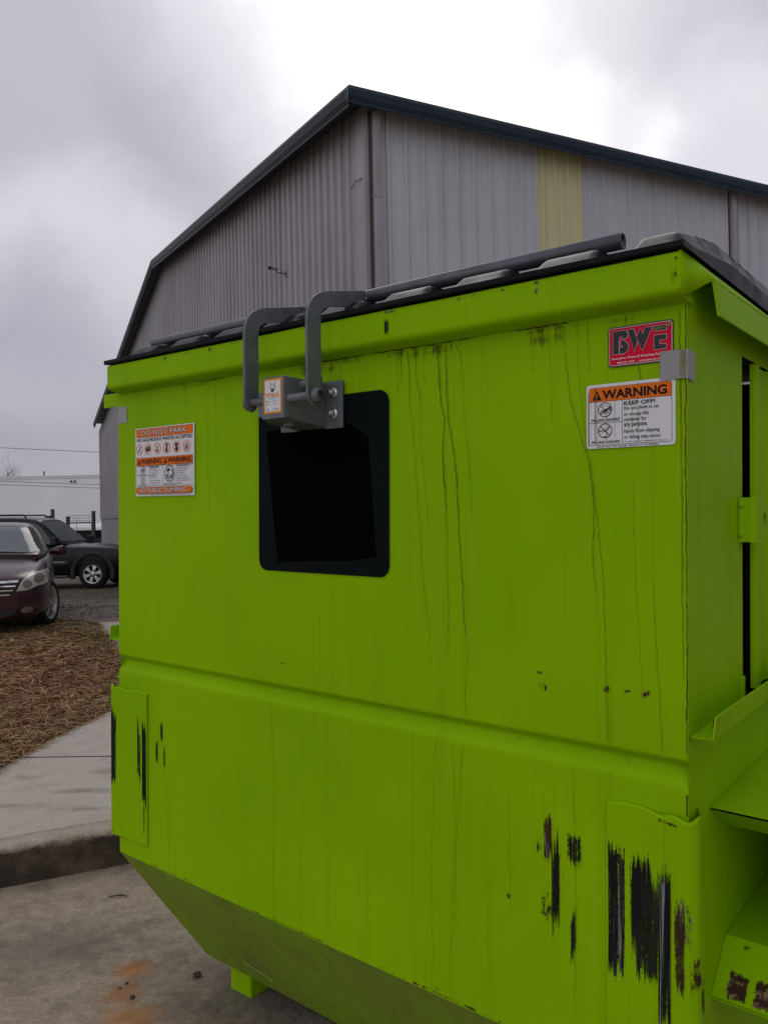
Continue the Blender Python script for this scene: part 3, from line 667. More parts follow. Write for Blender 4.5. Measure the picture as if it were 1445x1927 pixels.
# flatbed trailer beyond the gate
tr = empty('flatbed_trailer', Matrix.Translation((-17.3, 47, -0.3)), 'dark low trailer with pale round wheels behind the chain-link gate', 'trailer')
mb = MB(); mb.box((-2.6, -0.9, 0.75), (2.6, 0.9, 1.05)); mb.box((-2.6, 0.7, 1.052), (2.6, 0.9, 1.5)); mb.build('bed', M['cladding'], tr, 0.02)
mb = MB(); mb.box((-1.9, -1.1, 1.50), (2.5, 0.9, 1.68)); mb.box((-1.9, 0.6, 1.682), (2.5, 0.85, 1.9)); mb.build('cover', M['white_wall'], tr, 0.02)
for x in (-0.05, 1.25):
    mb = MB(); mb.lathe([(0.26, -0.12), (0.36, -0.12), (0.38, -0.06), (0.38, 0.06), (0.36, 0.12), (0.001, 0.12)], 24, 0, 'Y', (x, -0.85, 0.38)); w = mb.build('wheel', M['rubber'], tr)
    mb = MB(); mb.lathe([(0.29, -0.125), (0.27, -0.13), (0.2, -0.10), (0.001, -0.09)], 24, 0, 'Y', (x, -0.85, 0.38)); mb.build('rim', M['white_wall'], w)

# ------------------------------------------------------------------ vehicles
def skin(stations, n):
    return stations
def mirror_profile(half):
    return [(-y, z) for y, z in half[::-1] if y > 1e-6] + [(y, z) for y, z in half] if half[0][0] > 1e-6 else None
def loft(mb, secs, mat=0):
    """secs: [(x, [(y,z) from bottom centre outwards to top centre])] -> closed mirrored skin"""
    rows = []
    for x, half in secs:
        ring = [(x, y, z) for y, z in half] + [(x, -y, z) for y, z in half[-2:0:-1]]
        rows.append(ring)
    mb.grid(rows, mat, True, True, True); mb.poly(rows[0], mat); mb.poly(rows[-1][::-1], mat)
def finished(o):
    dg = bpy.context.evaluated_depsgraph_get(); dg.update()
    me = bpy.data.meshes.new_from_object(o.evaluated_get(dg)); o.modifiers.clear(); o.data = me
    return o
def bvh_of(*obs):
    V, Fc = [], []
    for o in obs:
        k = len(V); V += [v.co.copy() for v in o.data.vertices]; Fc += [[k + i for i in p.vertices] for p in o.data.polygons]
    return BVHTree.FromPolygons(V, Fc)
def inside(p, poly):
    c = False; j = len(poly) - 1
    for i in range(len(poly)):
        if (poly[i][1] > p[1]) != (poly[j][1] > p[1]) and p[0] < (poly[j][0] - poly[i][0]) * (p[1] - poly[i][1]) / (poly[j][1] - poly[i][1]) + poly[i][0]: c = not c
        j = i
    return c
def patch(bv, outline, ray, plane, out=0.006, n=14, thick=0.0):
    """a panel laid on a curved body: outline in a view plane, dropped on to the body along ray"""
    o3 = {'front': lambda a, b: Vector((3, a, b)), 'left': lambda a, b: Vector((a, 3, b)), 'right': lambda a, b: Vector((a, -3, b)), 'top': lambda a, b: Vector((a, b, 4))}[plane]
    bm = bmesh.new(); vs = [bm.verts.new((p[0], p[1], 0)) for p in outline]; bm.faces.new(vs)
    x0 = min(p[0] for p in outline); x1 = max(p[0] for p in outline); y0 = min(p[1] for p in outline); y1 = max(p[1] for p in outline)
    for k in range(1, n):
        for co, no in (((x0 + (x1 - x0) * k / n, 0, 0), (1, 0, 0)), ((0, y0 + (y1 - y0) * k / n, 0), (0, 1, 0))):
            bmesh.ops.bisect_plane(bm, geom=bm.verts[:] + bm.edges[:] + bm.faces[:], plane_co=co, plane_no=no)
    rd = Vector(ray).normalized(); hits = {}
    for v in bm.verts:
        h = bv.ray_cast(o3(v.co.x, v.co.y), rd)
        hits[v] = (h[0] - rd * out) if h[0] else None
    bad = [v for v in bm.verts if hits[v] is None]
    for v in bm.verts:
        if hits[v] is not None: v.co = hits[v]
    bmesh.ops.delete(bm, geom=bad, context='VERTS')
    mb = MB(); bm.verts.index_update(); mb.add([v.co[:] for v in bm.verts], [[v.index for v in f.verts] for f in bm.faces], 0, True); bm.free()
    return mb
def wheel(parent, c, rad, width, spokes, rimr, side, mats, steer=0.0, style='five'):
    """tyre + alloy rim; axis along local Y, face towards side*Y"""
    hold = MB(); s = side
    hold.lathe([(rimr, -width / 2), (rad * 0.90, -width / 2), (rad * 0.97, -width * 0.36), (rad, -width * 0.22), (rad, width * 0.22), (rad * 0.97, width * 0.36), (rad * 0.90, width / 2), (rimr * 1.04, width / 2), (rimr, width / 2 - 0.02)], 40, 0, 'Y')
    w = hold.build('wheel', M['rubber'], parent); w.location = c; w.rotation_euler = (0, 0, steer)
    yf = s * (width / 2 - 0.015)
    mb = MB(); mb.lathe([(rimr * 1.03, yf + s * 0.012), (rimr * 0.98, yf + s * 0.016), (rimr * 0.90, yf - s * 0.004), (rimr * 0.88, yf - s * 0.09)], 40, 0, 'Y')
    for k in range(spokes):
        a = 2 * math.pi * (k + 0.25) / spokes
        def pt(r_, da, dy): return (r_ * math.cos(a + da), yf + s * dy, r_ * math.sin(a + da))
        wi, wo_ = (0.30, 0.26) if style == 'six' else (0.32, 0.13)
        A = [pt(rimr * 0.24, -wi * 1.4, 0.0), pt(rimr * 0.6, -wo_ * 0.95, 0.006), pt(rimr * 0.93, -wo_, 0.002), pt(rimr * 0.93, wo_, 0.002), pt(rimr * 0.6, wo_ * 0.95, 0.006), pt(rimr * 0.24, wi * 1.4, 0.0)]
        B = [(p[0], p[1] - s * 0.035, p[2]) for p in A]; mb.prism(A, B, 0)
    mb.lathe([(0.001, yf + s * 0.012), (rimr * 0.16, yf + s * 0.012), (rimr * 0.19, yf + s * 0.004), (rimr * 0.36, yf + s * 0.001), (rimr * 0.38, yf - s * 0.03)], 24, 0, 'Y')
    for k in range(5 if style != 'six' else 6):
        a = 2 * math.pi * k / (5 if style != 'six' else 6); mb.lathe([(0.001, yf + s * 0.010), (0.014, yf + s * 0.010), (0.016, yf - s * 0.01)], 8, 1, 'Y', (rimr * 0.27 * math.cos(a), 0, rimr * 0.27 * math.sin(a)))
    mb.build('rim', [M['alloy'], M['cladding']], w)
    mb = MB(); mb.lathe([(0.001, yf - s * 0.075), (rimr * 0.9, yf - s * 0.075)], 24, 0, 'Y'); mb.build('brake_disc', M['cladding'], w)
    return w
def arch_cut(o, xs_, zc, r, hw):
    for x in xs_:
        for sd_ in (1, -1):
            cb = MB(); cb.lathe([(0.001, sd_ * (hw - 0.30)), (r, sd_ * (hw - 0.30)), (r, sd_ * (hw + 0.3)), (0.001, sd_ * (hw + 0.3))], 36, 0, 'Y', (x, 0, zc)); c = cb.build('cut', M['cladding'])
            bm = bmesh.new(); bm.from_mesh(c.data); bmesh.ops.remove_doubles(bm, verts=bm.verts, dist=0.003); bmesh.ops.recalc_face_normals(bm, faces=bm.faces); bm.to_mesh(c.data); bm.free()
            md = o.modifiers.new('arch', 'BOOLEAN'); md.object = c; md.operation = 'DIFFERENCE'; md.solver = 'EXACT'
            finished(o); bpy.data.objects.remove(c)
def fix_normals(o):
    bm = bmesh.new(); bm.from_mesh(o.data); bmesh.ops.recalc_face_normals(bm, faces=bm.faces); bm.to_mesh(o.data); bm.free()

def sedan():
    u = Vector((math.sin(R(22)), -math.cos(R(22)), 0)); l = Vector((math.cos(R(22)), math.sin(R(22)), 0))
    gzv = 0.10
    mt = Matrix((u, l, Vector((0, 0, 1)))).transposed().to_4x4(); base = Vector((-5.16, 9.97, gzv)) - u * 2.5; mt.translation = base
    root = empty('parked_sedan', mt, 'dark maroon sedan parked facing the camera on the gravel', 'car')
    X = lambda f: f + 2.5            # f: metres behind the nose (negative)
    def half(w, zb, zm, zs, zc, k=1.0):
        return [(0, zb), (w * 0.80, zb), (w * 0.95, zb + 0.07), (w * 0.995, zm - 0.08), (w, zm + 0.05), (w * 0.975, zs - 0.09), (w * 0.90, zs), (w * 0.55, zc - 0.012), (0, zc)]
    secs = [(X(0.0), half(0.52, 0.24, 0.45, 0.70, 0.735)), (X(-0.06), half(0.66, 0.20, 0.46, 0.735, 0.775)), (X(-0.20), half(0.79, 0.18, 0.48, 0.775, 0.825)), (X(-0.45), half(0.875, 0.18, 0.5, 0.84, 0.885)),
            (X(-0.95), half(0.915, 0.18, 0.52, 0.90, 0.955)), (X(-1.40), half(0.92, 0.18, 0.54, 0.945, 1.0)), (X(-2.4), half(0.925, 0.18, 0.55, 0.965, 1.0)), (X(-3.7), half(0.92, 0.18, 0.56, 0.98, 1.02)),
            (X(-4.5), half(0.90, 0.2, 0.58, 0.98, 1.04)), (X(-4.85), half(0.82, 0.24, 0.58, 0.93, 1.0)), (X(-5.0), half(0.72, 0.3, 0.55, 0.80, 0.86))]
    mb = MB(); loft(mb, secs); body = mb.build('body', M['maroon'], root, sub=2); finished(body); fix_normals(body)
    arch_cut(body, (X(-0.95), X(-3.77)), 0.33, 0.375, 0.92)
    def gh(wb, wr, zt): return [(0, 0.90), (wb, 0.90), (wb - 0.015, 1.0), ((wb + wr) / 2 + 0.01, (1.0 + zt) / 2), (wr + 0.03, zt - 0.06), (wr * 0.86, zt - 0.008), (0, zt)]
    gs = [(X(-1.18), gh(0.74, 0.72, 1.01)), (X(-1.30), gh(0.78, 0.74, 1.03)), (X(-1.95), gh(0.84, 0.585, 1.405)), (X(-2.15), gh(0.85, 0.585, 1.455)), (X(-2.75), gh(0.86, 0.60, 1.485)), (X(-3.3), gh(0.86, 0.60, 1.47)), (X(-3.7), gh(0.84, 0.585, 1.42)), (X(-4.35), gh(0.78, 0.62, 1.06))]
    mb = MB(); loft(mb, gs); roof = mb.build('cabin', M['maroon'], root, sub=2); finished(roof); fix_normals(roof)
    bb = bvh_of(body); br = bvh_of(roof); ball = bvh_of(body, roof)
    fr = (-1, 0, 0)
    patch(br, [(-0.70, 1.035), (0.70, 1.035), (0.725, 1.06), (0.60, 1.33), (0.565, 1.385), (0.45, 1.40), (-0.45, 1.40), (-0.565, 1.385), (-0.60, 1.33), (-0.725, 1.06)], fr, 'front', 0.016, 20).build('windscreen', M['glass'], root)
    for s in (1, -1):
        ol = [(X(-1.62), 1.03), (X(-2.75), 1.03), (X(-2.75), 1.38), (X(-2.3), 1.375), (X(-2.08), 1.30)]
        patch(br, ol, (0, -s, 0), 'left' if s > 0 else 'right', 0.006, 8).build('side_window', M['glass_dark'], root)
        ol = [(X(-2.83), 1.03), (X(-3.75), 1.05), (X(-3.6), 1.28), (X(-3.3), 1.37), (X(-2.83), 1.38)]
        patch(br, ol, (0, -s, 0), 'left' if s > 0 else 'right', 0.006, 8).build('side_window', M['glass_dark'], root)
        # swept headlamp: outer bowl, projector, chrome edge
        ol = [(0.50, 0.575), (0.63, 0.585), (0.74, 0.625), (0.865, 0.64), (0.875, 0.76), (0.862, 0.815), (0.80, 0.815), (0.68, 0.79), (0.60, 0.745), (0.55, 0.68)]
        h = patch(bb, [(a * s, b) for a, b in ol], fr, 'front', 0.007, 16).build('headlight', M['lamp'], root)
        ol = [(0.63 + 0.055 * math.cos(t * 0.4488), 0.655 + 0.055 * math.sin(t * 0.4488)) for t in range(14)]
        patch(bb, [(a * s, b) for a, b in ol], fr, 'front', 0.011, 6).build('lamp_bowl', M['lamp_in'], h)
        ol = [(0.765 + 0.065 * math.cos(t * 0.4488), 0.72 + 0.06 * math.sin(t * 0.4488)) for t in range(14)]
        patch(bb, [(a * s, b) for a, b in ol], fr, 'front', 0.011, 6).build('lamp_bowl', M['lamp_in'], h)
        ol = [(0.62 + 0.075 * math.cos(t * 0.5236), 0.325 + 0.042 * math.sin(t * 0.5236)) for t in range(12)]
        f_ = patch(bb, [(a * s, b) for a, b in ol], fr, 'front', 0.006, 6).build('fog_lamp', M['lamp_in'], root)
        mb = MB(); mb.lathe([(0.001, 0.02), (0.03, 0.015), (0.034, 0)], 12, 0, 'X', (f_.data.vertices[0].co.x + 0.01, 0.62 * s, 0.325)); mb.build('bulb', M['chrome'], f_)
        # door mirror
        mb = MB(); c = Vector((X(-1.66), s * 0.965, 1.03)); rows = []
        for t, (ry, rz, dx, dy, dz) in enumerate([(0.015, 0.02, 0.0, -0.10, -0.03), (0.03, 0.03, 0.01, -0.06, -0.015), (0.07, 0.062, 0.02, -0.005, 0.0), (0.085, 0.082, 0.015, 0.06, 0.004), (0.08, 0.08, 0.0, 0.11, 0.0), (0.05, 0.05, -0.02, 0.145, -0.006)]):
            rows.append([(c.x + dx + ry * math.cos(k * 0.5236), c.y + s * dy, c.z + dz + rz * math.sin(k * 0.5236)) for k in range(12)])
        mb.grid(rows, 0, True, True, s < 0); mb.poly(rows[-1], 0); mo = mb.build('door_mirror', M['maroon'], root, sub=1)
        mb = MB(); mb.lathe([(0.001, -0.062), (0.07, -0.062), (0.074, -0.04)], 14, 0, 'X', (c.x, c.y + s * 0.05, c.z)); mb.build('mirror_glass', M['glass_dark'], mo)
    # grille: dark opening + bright bars
    g = patch(bb, [(-0.42, 0.50), (0.42, 0.50), (0.50, 0.60), (0.52, 0.70), (0.40, 0.735), (-0.40, 0.735), (-0.52, 0.70), (-0.50, 0.60)], fr, 'front', 0.006, 12).build('grille', M['cladding'], root)
    for z, w, hh in ((0.70, 0.52, 0.030), (0.645, 0.49, 0.017), (0.59, 0.46, 0.017), (0.535, 0.42, 0.015)):
        patch(bb, [(-w, z - hh / 2), (w, z - hh / 2), (w * 1.01, z + hh / 2), (-w * 1.01, z + hh / 2)], fr, 'front', 0.014, 12).build('bar', M['chrome'], g)
    patch(bb, [(-0.45, 0.27), (0.45, 0.27), (0.50, 0.34), (-0.50, 0.34)], fr, 'front', 0.006, 10).build('lower_intake', M['cladding'], root)
    # bonnet shut lines and wiper cowl
    for s in (1, -1):
        ln = [(X(-0.42), s * 0.72), (X(-0.8), s * 0.76), (X(-1.30), s * 0.78)]
        ol = [(a, b - 0.006) for a, b in ln] + [(a, b + 0.006) for a, b in ln[::-1]]
        patch(bb, ol, (0, 0, -1), 'top', 0.003, 8).build('bonnet_gap', M['cladding'], root)
    patch(ball, [(X(-1.12), -0.70), (X(-1.12), 0.70), (X(-1.26), 0.70), (X(-1.26), -0.70)], (0, 0, -1), 'top', 0.004, 8).build('cowl', M['cladding'], root)
    mb = MB(); mb.tube([(X(-1.14), 0.55, 1.03), (X(-1.24), 0.15, 1.055), (X(-1.25), -0.15, 1.06)], 0.010, 6); mb.build('wiper', M['cladding'], root)
    for x, st in ((X(-0.95), R(-20)), (X(-3.77), 0.0)):
        for s in (1, -1): wheel(root, (x, s * 0.80, 0.33), 0.33, 0.215, 5, 0.225, s, None, st)
    mb = MB(); mb.box((X(-4.6), -0.7, 0.16), (X(-0.5), 0.7, 0.30)); mb.build('underbody', M['cladding'], root)
    patch(bb, [(X(-1.55), 0.30), (X(-1.565), 0.30), (X(-1.60), 0.92), (X(-1.585), 0.92)], (0, -1, 0), 'left', 0.003, 6).build('door_gap', M['cladding'], root)
sedan()

def suv():
    gzv = -0.20; Y0 = 21.35
    th = R(-3)
    u = Vector((math.cos(th), math.sin(th), 0)); l = Vector((-math.sin(th), math.cos(th), 0))
    mt = Matrix((u, l, Vector((0, 0, 1)))).transposed().to_4x4(); base = Vector((-7.72, Y0 + 0.83, gzv)) - u * 1.5; mt.translation = base
    root = empty('parked_suv', mt, 'black SUV parked side-on behind the maroon sedan', 'car')
    X = lambda f: f + 1.5            # f: metres ahead of the front axle
    def half(w, zb, zm, zs, zc): return [(0, zb), (w * 0.86, zb), (w * 0.97, zb + 0.06), (w * 0.995, zm - 0.15), (w, zm + 0.1), (w * 0.985, zs - 0.09), (w * 0.93, zs - 0.01), (w * 0.6, zc - 0.012), (0, zc)]
    secs = [(X(0.95), half(0.80, 0.42, 0.70, 1.02, 1.05)), (X(0.90), half(0.88, 0.36, 0.72, 1.05, 1.085)), (X(0.70), half(0.95, 0.34, 0.74, 1.085, 1.13)), (X(0.3), half(0.98, 0.34, 0.75, 1.115, 1.165)), (X(-0.5), half(0.99, 0.34, 0.76, 1.14, 1.20)), (X(-0.85), half(0.99, 0.34, 0.76, 1.155, 1.22)),
            (X(-2.0), half(0.995, 0.34, 0.76, 1.16, 1.21)), (X(-3.4), half(0.99, 0.36, 0.76, 1.16, 1.21)), (X(-4.05), half(0.96, 0.45, 0.78, 1.15, 1.2)), (X(-4.15), half(0.90, 0.5, 0.78, 1.1, 1.15))]
    mb = MB(); loft(mb, secs); body = mb.build('body', M['navycar'], root, sub=2); finished(body); fix_normals(body)
    arch_cut(body, (X(0), X(-2.95)), 0.395, 0.475, 0.985)
    def gh(wb, wr, zt): return [(0, 1.08), (wb, 1.08), (wb - 0.01, 1.2), ((wb + wr) / 2 + 0.01, (1.2 + zt) / 2), (wr + 0.03, zt - 0.08), (wr * 0.88, zt - 0.012), (0, zt)]
    gs = [(X(-0.80), gh(0.84, 0.82, 1.22)), (X(-0.90), gh(0.88, 0.84, 1.28)), (X(-1.50), gh(0.93, 0.75, 1.86)), (X(-1.68), gh(0.93, 0.75, 1.93)), (X(-2.4), gh(0.935, 0.77, 1.98)), (X(-3.4), gh(0.93, 0.77, 1.97)), (X(-3.98), gh(0.92, 0.76, 1.92)), (X(-4.13), gh(0.88, 0.76, 1.3))]
    mb = MB(); loft(mb, gs); cab = mb.build('cabin', M['navycar'], root, sub=2); finished(cab); fix_normals(cab)
    bb = bvh_of(body); bc = bvh_of(cab)
    patch(bc, [(-0.78, 1.28), (0.78, 1.28), (0.68, 1.82), (-0.68, 1.82)], (-1, 0, 0), 'front', 0.008, 12).build('windscreen', M['glass'], root)
    for s in (1, -1):
        pl_ = 'left' if s > 0 else 'right'; dr = (0, -s, 0)
        for ol in ([(X(-1.10), 1.22), (X(-1.98), 1.22), (X(-1.98), 1.82), (X(-1.66), 1.80), (X(-1.48), 1.68), (X(-1.22), 1.38)], [(X(-2.08), 1.22), (X(-2.95), 1.22), (X(-2.95), 1.83), (X(-2.08), 1.825)], [(X(-3.05), 1.22), (X(-3.95), 1.24), (X(-3.85), 1.80), (X(-3.05), 1.83)]):
            patch(bc, ol, dr, pl_, 0.008, 8).build('side_window', M['glass_dark'], root)
        # flares, side moulding with bright strip, running board, roof rail, mirror
        for xc in (X(0), X(-2.95)):
            mb = MB(); A, B, C_ = [], [], []
            for k in range(19):
                a = R(-14) + R(208) * k / 18
                A.append((xc + 0.475 * math.cos(a), s * 0.95, 0.395 + 0.475 * math.sin(a))); B.append((xc + 0.485 * math.cos(a), s * 1.025, 0.395 + 0.485 * math.sin(a))); C_.append((xc + 0.60 * math.cos(a), s * 0.992, 0.395 + 0.60 * math.sin(a) * 0.985))
            mb.grid([A, B, C_], 0, True, False, s < 0); mb.build('wheel_flare', M['cladding'], root)
        o = patch(bb, [(X(-0.62), 0.66), (X(-2.35), 0.66), (X(-2.35), 0.78), (X(-0.62), 0.78)], dr, pl_, 0.012, 8).build('side_moulding', M['cladding'], root)
        patch(bb, [(X(-0.74), 0.715), (X(-1.28), 0.715), (X(-1.28), 0.74), (X(-0.74), 0.74)], dr, pl_, 0.017, 8).build('bright_strip', M['chrome'], o)
        patch(bb, [(X(-0.585), 0.46), (X(-0.60), 0.46), (X(-0.60), 1.12), (X(-0.585), 1.12)], dr, pl_, 0.004, 8).build('door_gap', M['cladding'], root)
        mb = MB(); mb.box((X(-2.4), s * 0.90, 0.30), (X(-0.58), s * 1.06, 0.36)); rb = mb.build('running_board', M['cladding'], root, 0.012)
        mb = MB(); mb.box((X(-1.0), s * 1.0, 0.361), (X(-0.66), s * 1.05, 0.366)); mb.build('tread', M['alloy'], rb)
        mb = MB(); mb.tube([(X(-1.95), s * 0.62, 1.92), (X(-2.05), s * 0.62, 2.01), (X(-3.7), s * 0.62, 2.03), (X(-3.8), s * 0.62, 1.95)], 0.022, 8); mb.build('roof_rail', M['cladding'], root)
        mb = MB(); mb.box((X(-1.02), s * 1.03, 1.19), (X(-0.86), s * 1.24, 1.40)); mb.box((X(-0.98), s * 0.93, 1.2), (X(-0.90), s * 1.03, 1.28)); mb.build('door_mirror', M['cladding'], root, 0.03, 3)
        patch(bb, [(X(-1.45), 0.99), (X(-1.67), 0.99), (X(-1.67), 1.03), (X(-1.45), 1.03)], dr, pl_, 0.016, 4).build('door_handle', M['cladding'], root)
        patch(bb, [(0.55 * s, 0.78), (0.88 * s, 0.78), (0.88 * s, 0.98), (0.55 * s, 0.98)], (-1, 0, 0), 'front', 0.008, 8).build('headlight', M['lamp'], root)
    patch(bb, [(-0.5, 0.72), (0.5, 0.72), (0.5, 1.0), (-0.5, 1.0)], (-1, 0, 0), 'front', 0.008, 8).build('grille', M['cladding'], root)
    mb = MB(); mb.box((X(0.80), -0.93, 0.36), (X(1.0), 0.93, 0.60)); mb.build('front_bumper', M['cladding'], root, 0.04, 3)
    for x in (X(0), X(-2.95)):
        for s in (1, -1): wheel(root, (x, s * 0.865, 0.395), 0.395, 0.25, 6, 0.25, s, None, 0, 'six')
    mb = MB(); mb.box((X(-3.9), -0.8, 0.33), (X(0.6), 0.8, 0.5)); mb.build('underbody', M['cladding'], root)
    mb = MB(); mb.tube([(X(-0.42), -0.86, 1.12), (X(-0.47), -0.86, 1.86)], 0.006, 5); mb.build('antenna', M['cladding'], root)
suv()

# ------------------------------------------------------------------ small things on the ground
def leaf(x, y, z, s, a, label, name='dead_leaf', cat='leaf'):
    mb = MB(); n = 9; rows = []
    prof = [0.0, 0.55, 0.9, 1.0, 0.85, 0.95, 0.6, 0.35, 0.0]
    for i in range(n):
        t = i / (n - 1); w = prof[i] * s * 0.42
        rows.append([(x + math.cos(a) * (t - 0.5) * s * 1.2 - math.sin(a) * q * w, y + math.sin(a) * (t - 0.5) * s * 1.2 + math.cos(a) * q * w, z + 0.03 * s / 0.1 * (abs(q) ** 2 + 0.8 * math.sin(t * 4 + q))) for q in (-1, -0.5, 0, 0.5, 1)])
    mb.grid(rows, 0, True); o = mb.build(name, M['leaf']); tag(o, label, cat, 'dead leaves on the pine straw')
leaf(-3.50, 8.60, 0.085, 0.07, 0.6, 'pale curled leaf on the pine straw, midway between the sedan and the walk'); leaf(-2.62, 6.70, 0.05, 0.07, 0.2, 'pale torn leaf on the pine straw just beside the concrete walk'); leaf(-4.50, 9.55, 0.12, 0.075, 2.2, 'tan leaf on the pine straw in front of the sedan')
leaf(-3.2, 7.4, 0.05, 0.05, 1.2, 'tiny pale leaf scrap in the middle of the pine straw')
def pebble(x, y, z, s, label, mat='rock', name='stone'):
    bm = bmesh.new(); bmesh.ops.create_icosphere(bm, subdivisions=3, radius=s)
    for v in bm.verts:
        k = 1 + 0.35 * noise.noise(v.co / s * 1.1 + Vector((x * 7, y, 0))) + 0.12 * noise.noise(v.co / s * 3); v.co = Vector((v.co.x * k * 1.15, v.co.y * k, v.co.z * k * 0.75))
    me = bpy.data.meshes.new(name); bm.to_mesh(me); bm.free(); me.materials.append(M[mat]); o = bpy.data.objects.new(name, me); o.location = (x, y, z + s * 0.62); col.objects.link(o)
    for p in me.polygons: p.use_smooth = True
    tag(o, label, 'stone')
pebble(-0.726, 2.966, -0.18, 0.013, 'dark brown stone lying on the concrete beside the dumpster foot')
pebble(-0.927, 2.839, -0.18, 0.008, 'small stone lying in the orange rust stain on the concrete')
pebble(-0.975, 2.93, -0.18, 0.005, 'tiny crumb of dirt between the two orange stains'); pebble(-0.99, 2.90, -0.18, 0.004, 'smallest crumb left of the orange stains')
mb = MB(); mb.tube([(-1.275, 3.60, -0.174), (-1.225, 3.615, -0.172), (-1.19, 3.605, -0.174)], [0.002, 0.004, 0.002], 6); tag(mb.build('twig', M['twig']), 'short dark twig on the concrete below the kerb', 'twig')

# ------------------------------------------------------------------ the dumpster (local x along the front, y into depth, z up)
W, DEP = 1.83, 1.70
BO = (0.915, 0.85, -0.605)
ROT = Matrix(((0.7835546, 0.6210771, 0.0174764), (-0.6210019, 0.7837440, -0.0100989), (-0.0199692, -0.0029398, 0.9997963)))
ORG = Vector((-0.8897949, 2.6295813, 0.4257205))
dm = ROT.to_4x4(); dm.translation = ORG + ROT @ Vector(BO)
dump = empty('dumpster', dm, 'big lime green steel dumpster with black lid, lock bar and warning stickers', 'dumpster')
def dpart(name, mb, mats, parent=None, **k): return mb.build(name, mats, parent or dump, off=BO, **k)

LAYERS = [M['lime'], M['drip'], M['drip_faint'], M['drip_rust'], M['scuff_black'], M['scuff_dense'], M['scuff_thin'], M['rust'], M['rust_long'], M['chip'], M['grime'], M['seam'], M['rust_wash'], M['rustbig']]
LI = {n: i for i, n in enumerate(['lime', 'drip', 'drip_faint', 'drip_rust', 'scuff_black', 'scuff_dense', 'scuff_thin', 'rust', 'rust_long', 'chip', 'grime', 'seam', 'rust_wash', 'rustbig'])}
def mark(mb, x0, z0, x1, z1, mat, y=-0.0005): mb.poly([(x0, y, z0), (x1, y, z0), (x1, y, z1), (x0, y, z1)], LI[mat], [(0, 0), (1, 0), (1, 1), (0, 1)])
def trickle(mb, pts, w, mat, y=-0.0009):
    """a run of dirty water: wandering narrow ribbon"""
    P = []; rnd = random.Random(int(pts[0][0] * 1000))
    for (a, b), (c, d) in zip(pts, pts[1:]):
        n = max(2, int(abs(d - b) / 0.012))
        for k in range(n): t = k / n; P.append((a + (c - a) * t + rnd.gauss(0, 0.0007), b + (d - b) * t))
    P.append(pts[-1]); n = len(P); rows = []
    for i, (x, z) in enumerate(P):
        f = w / 2 * (0.75 + 0.5 * rnd.random()) * (1.0 if i < n * 0.9 else 0.7); rows.append([(x - f, y, z), (x + f, y, z)])
    mb.grid(rows, LI[mat], False)
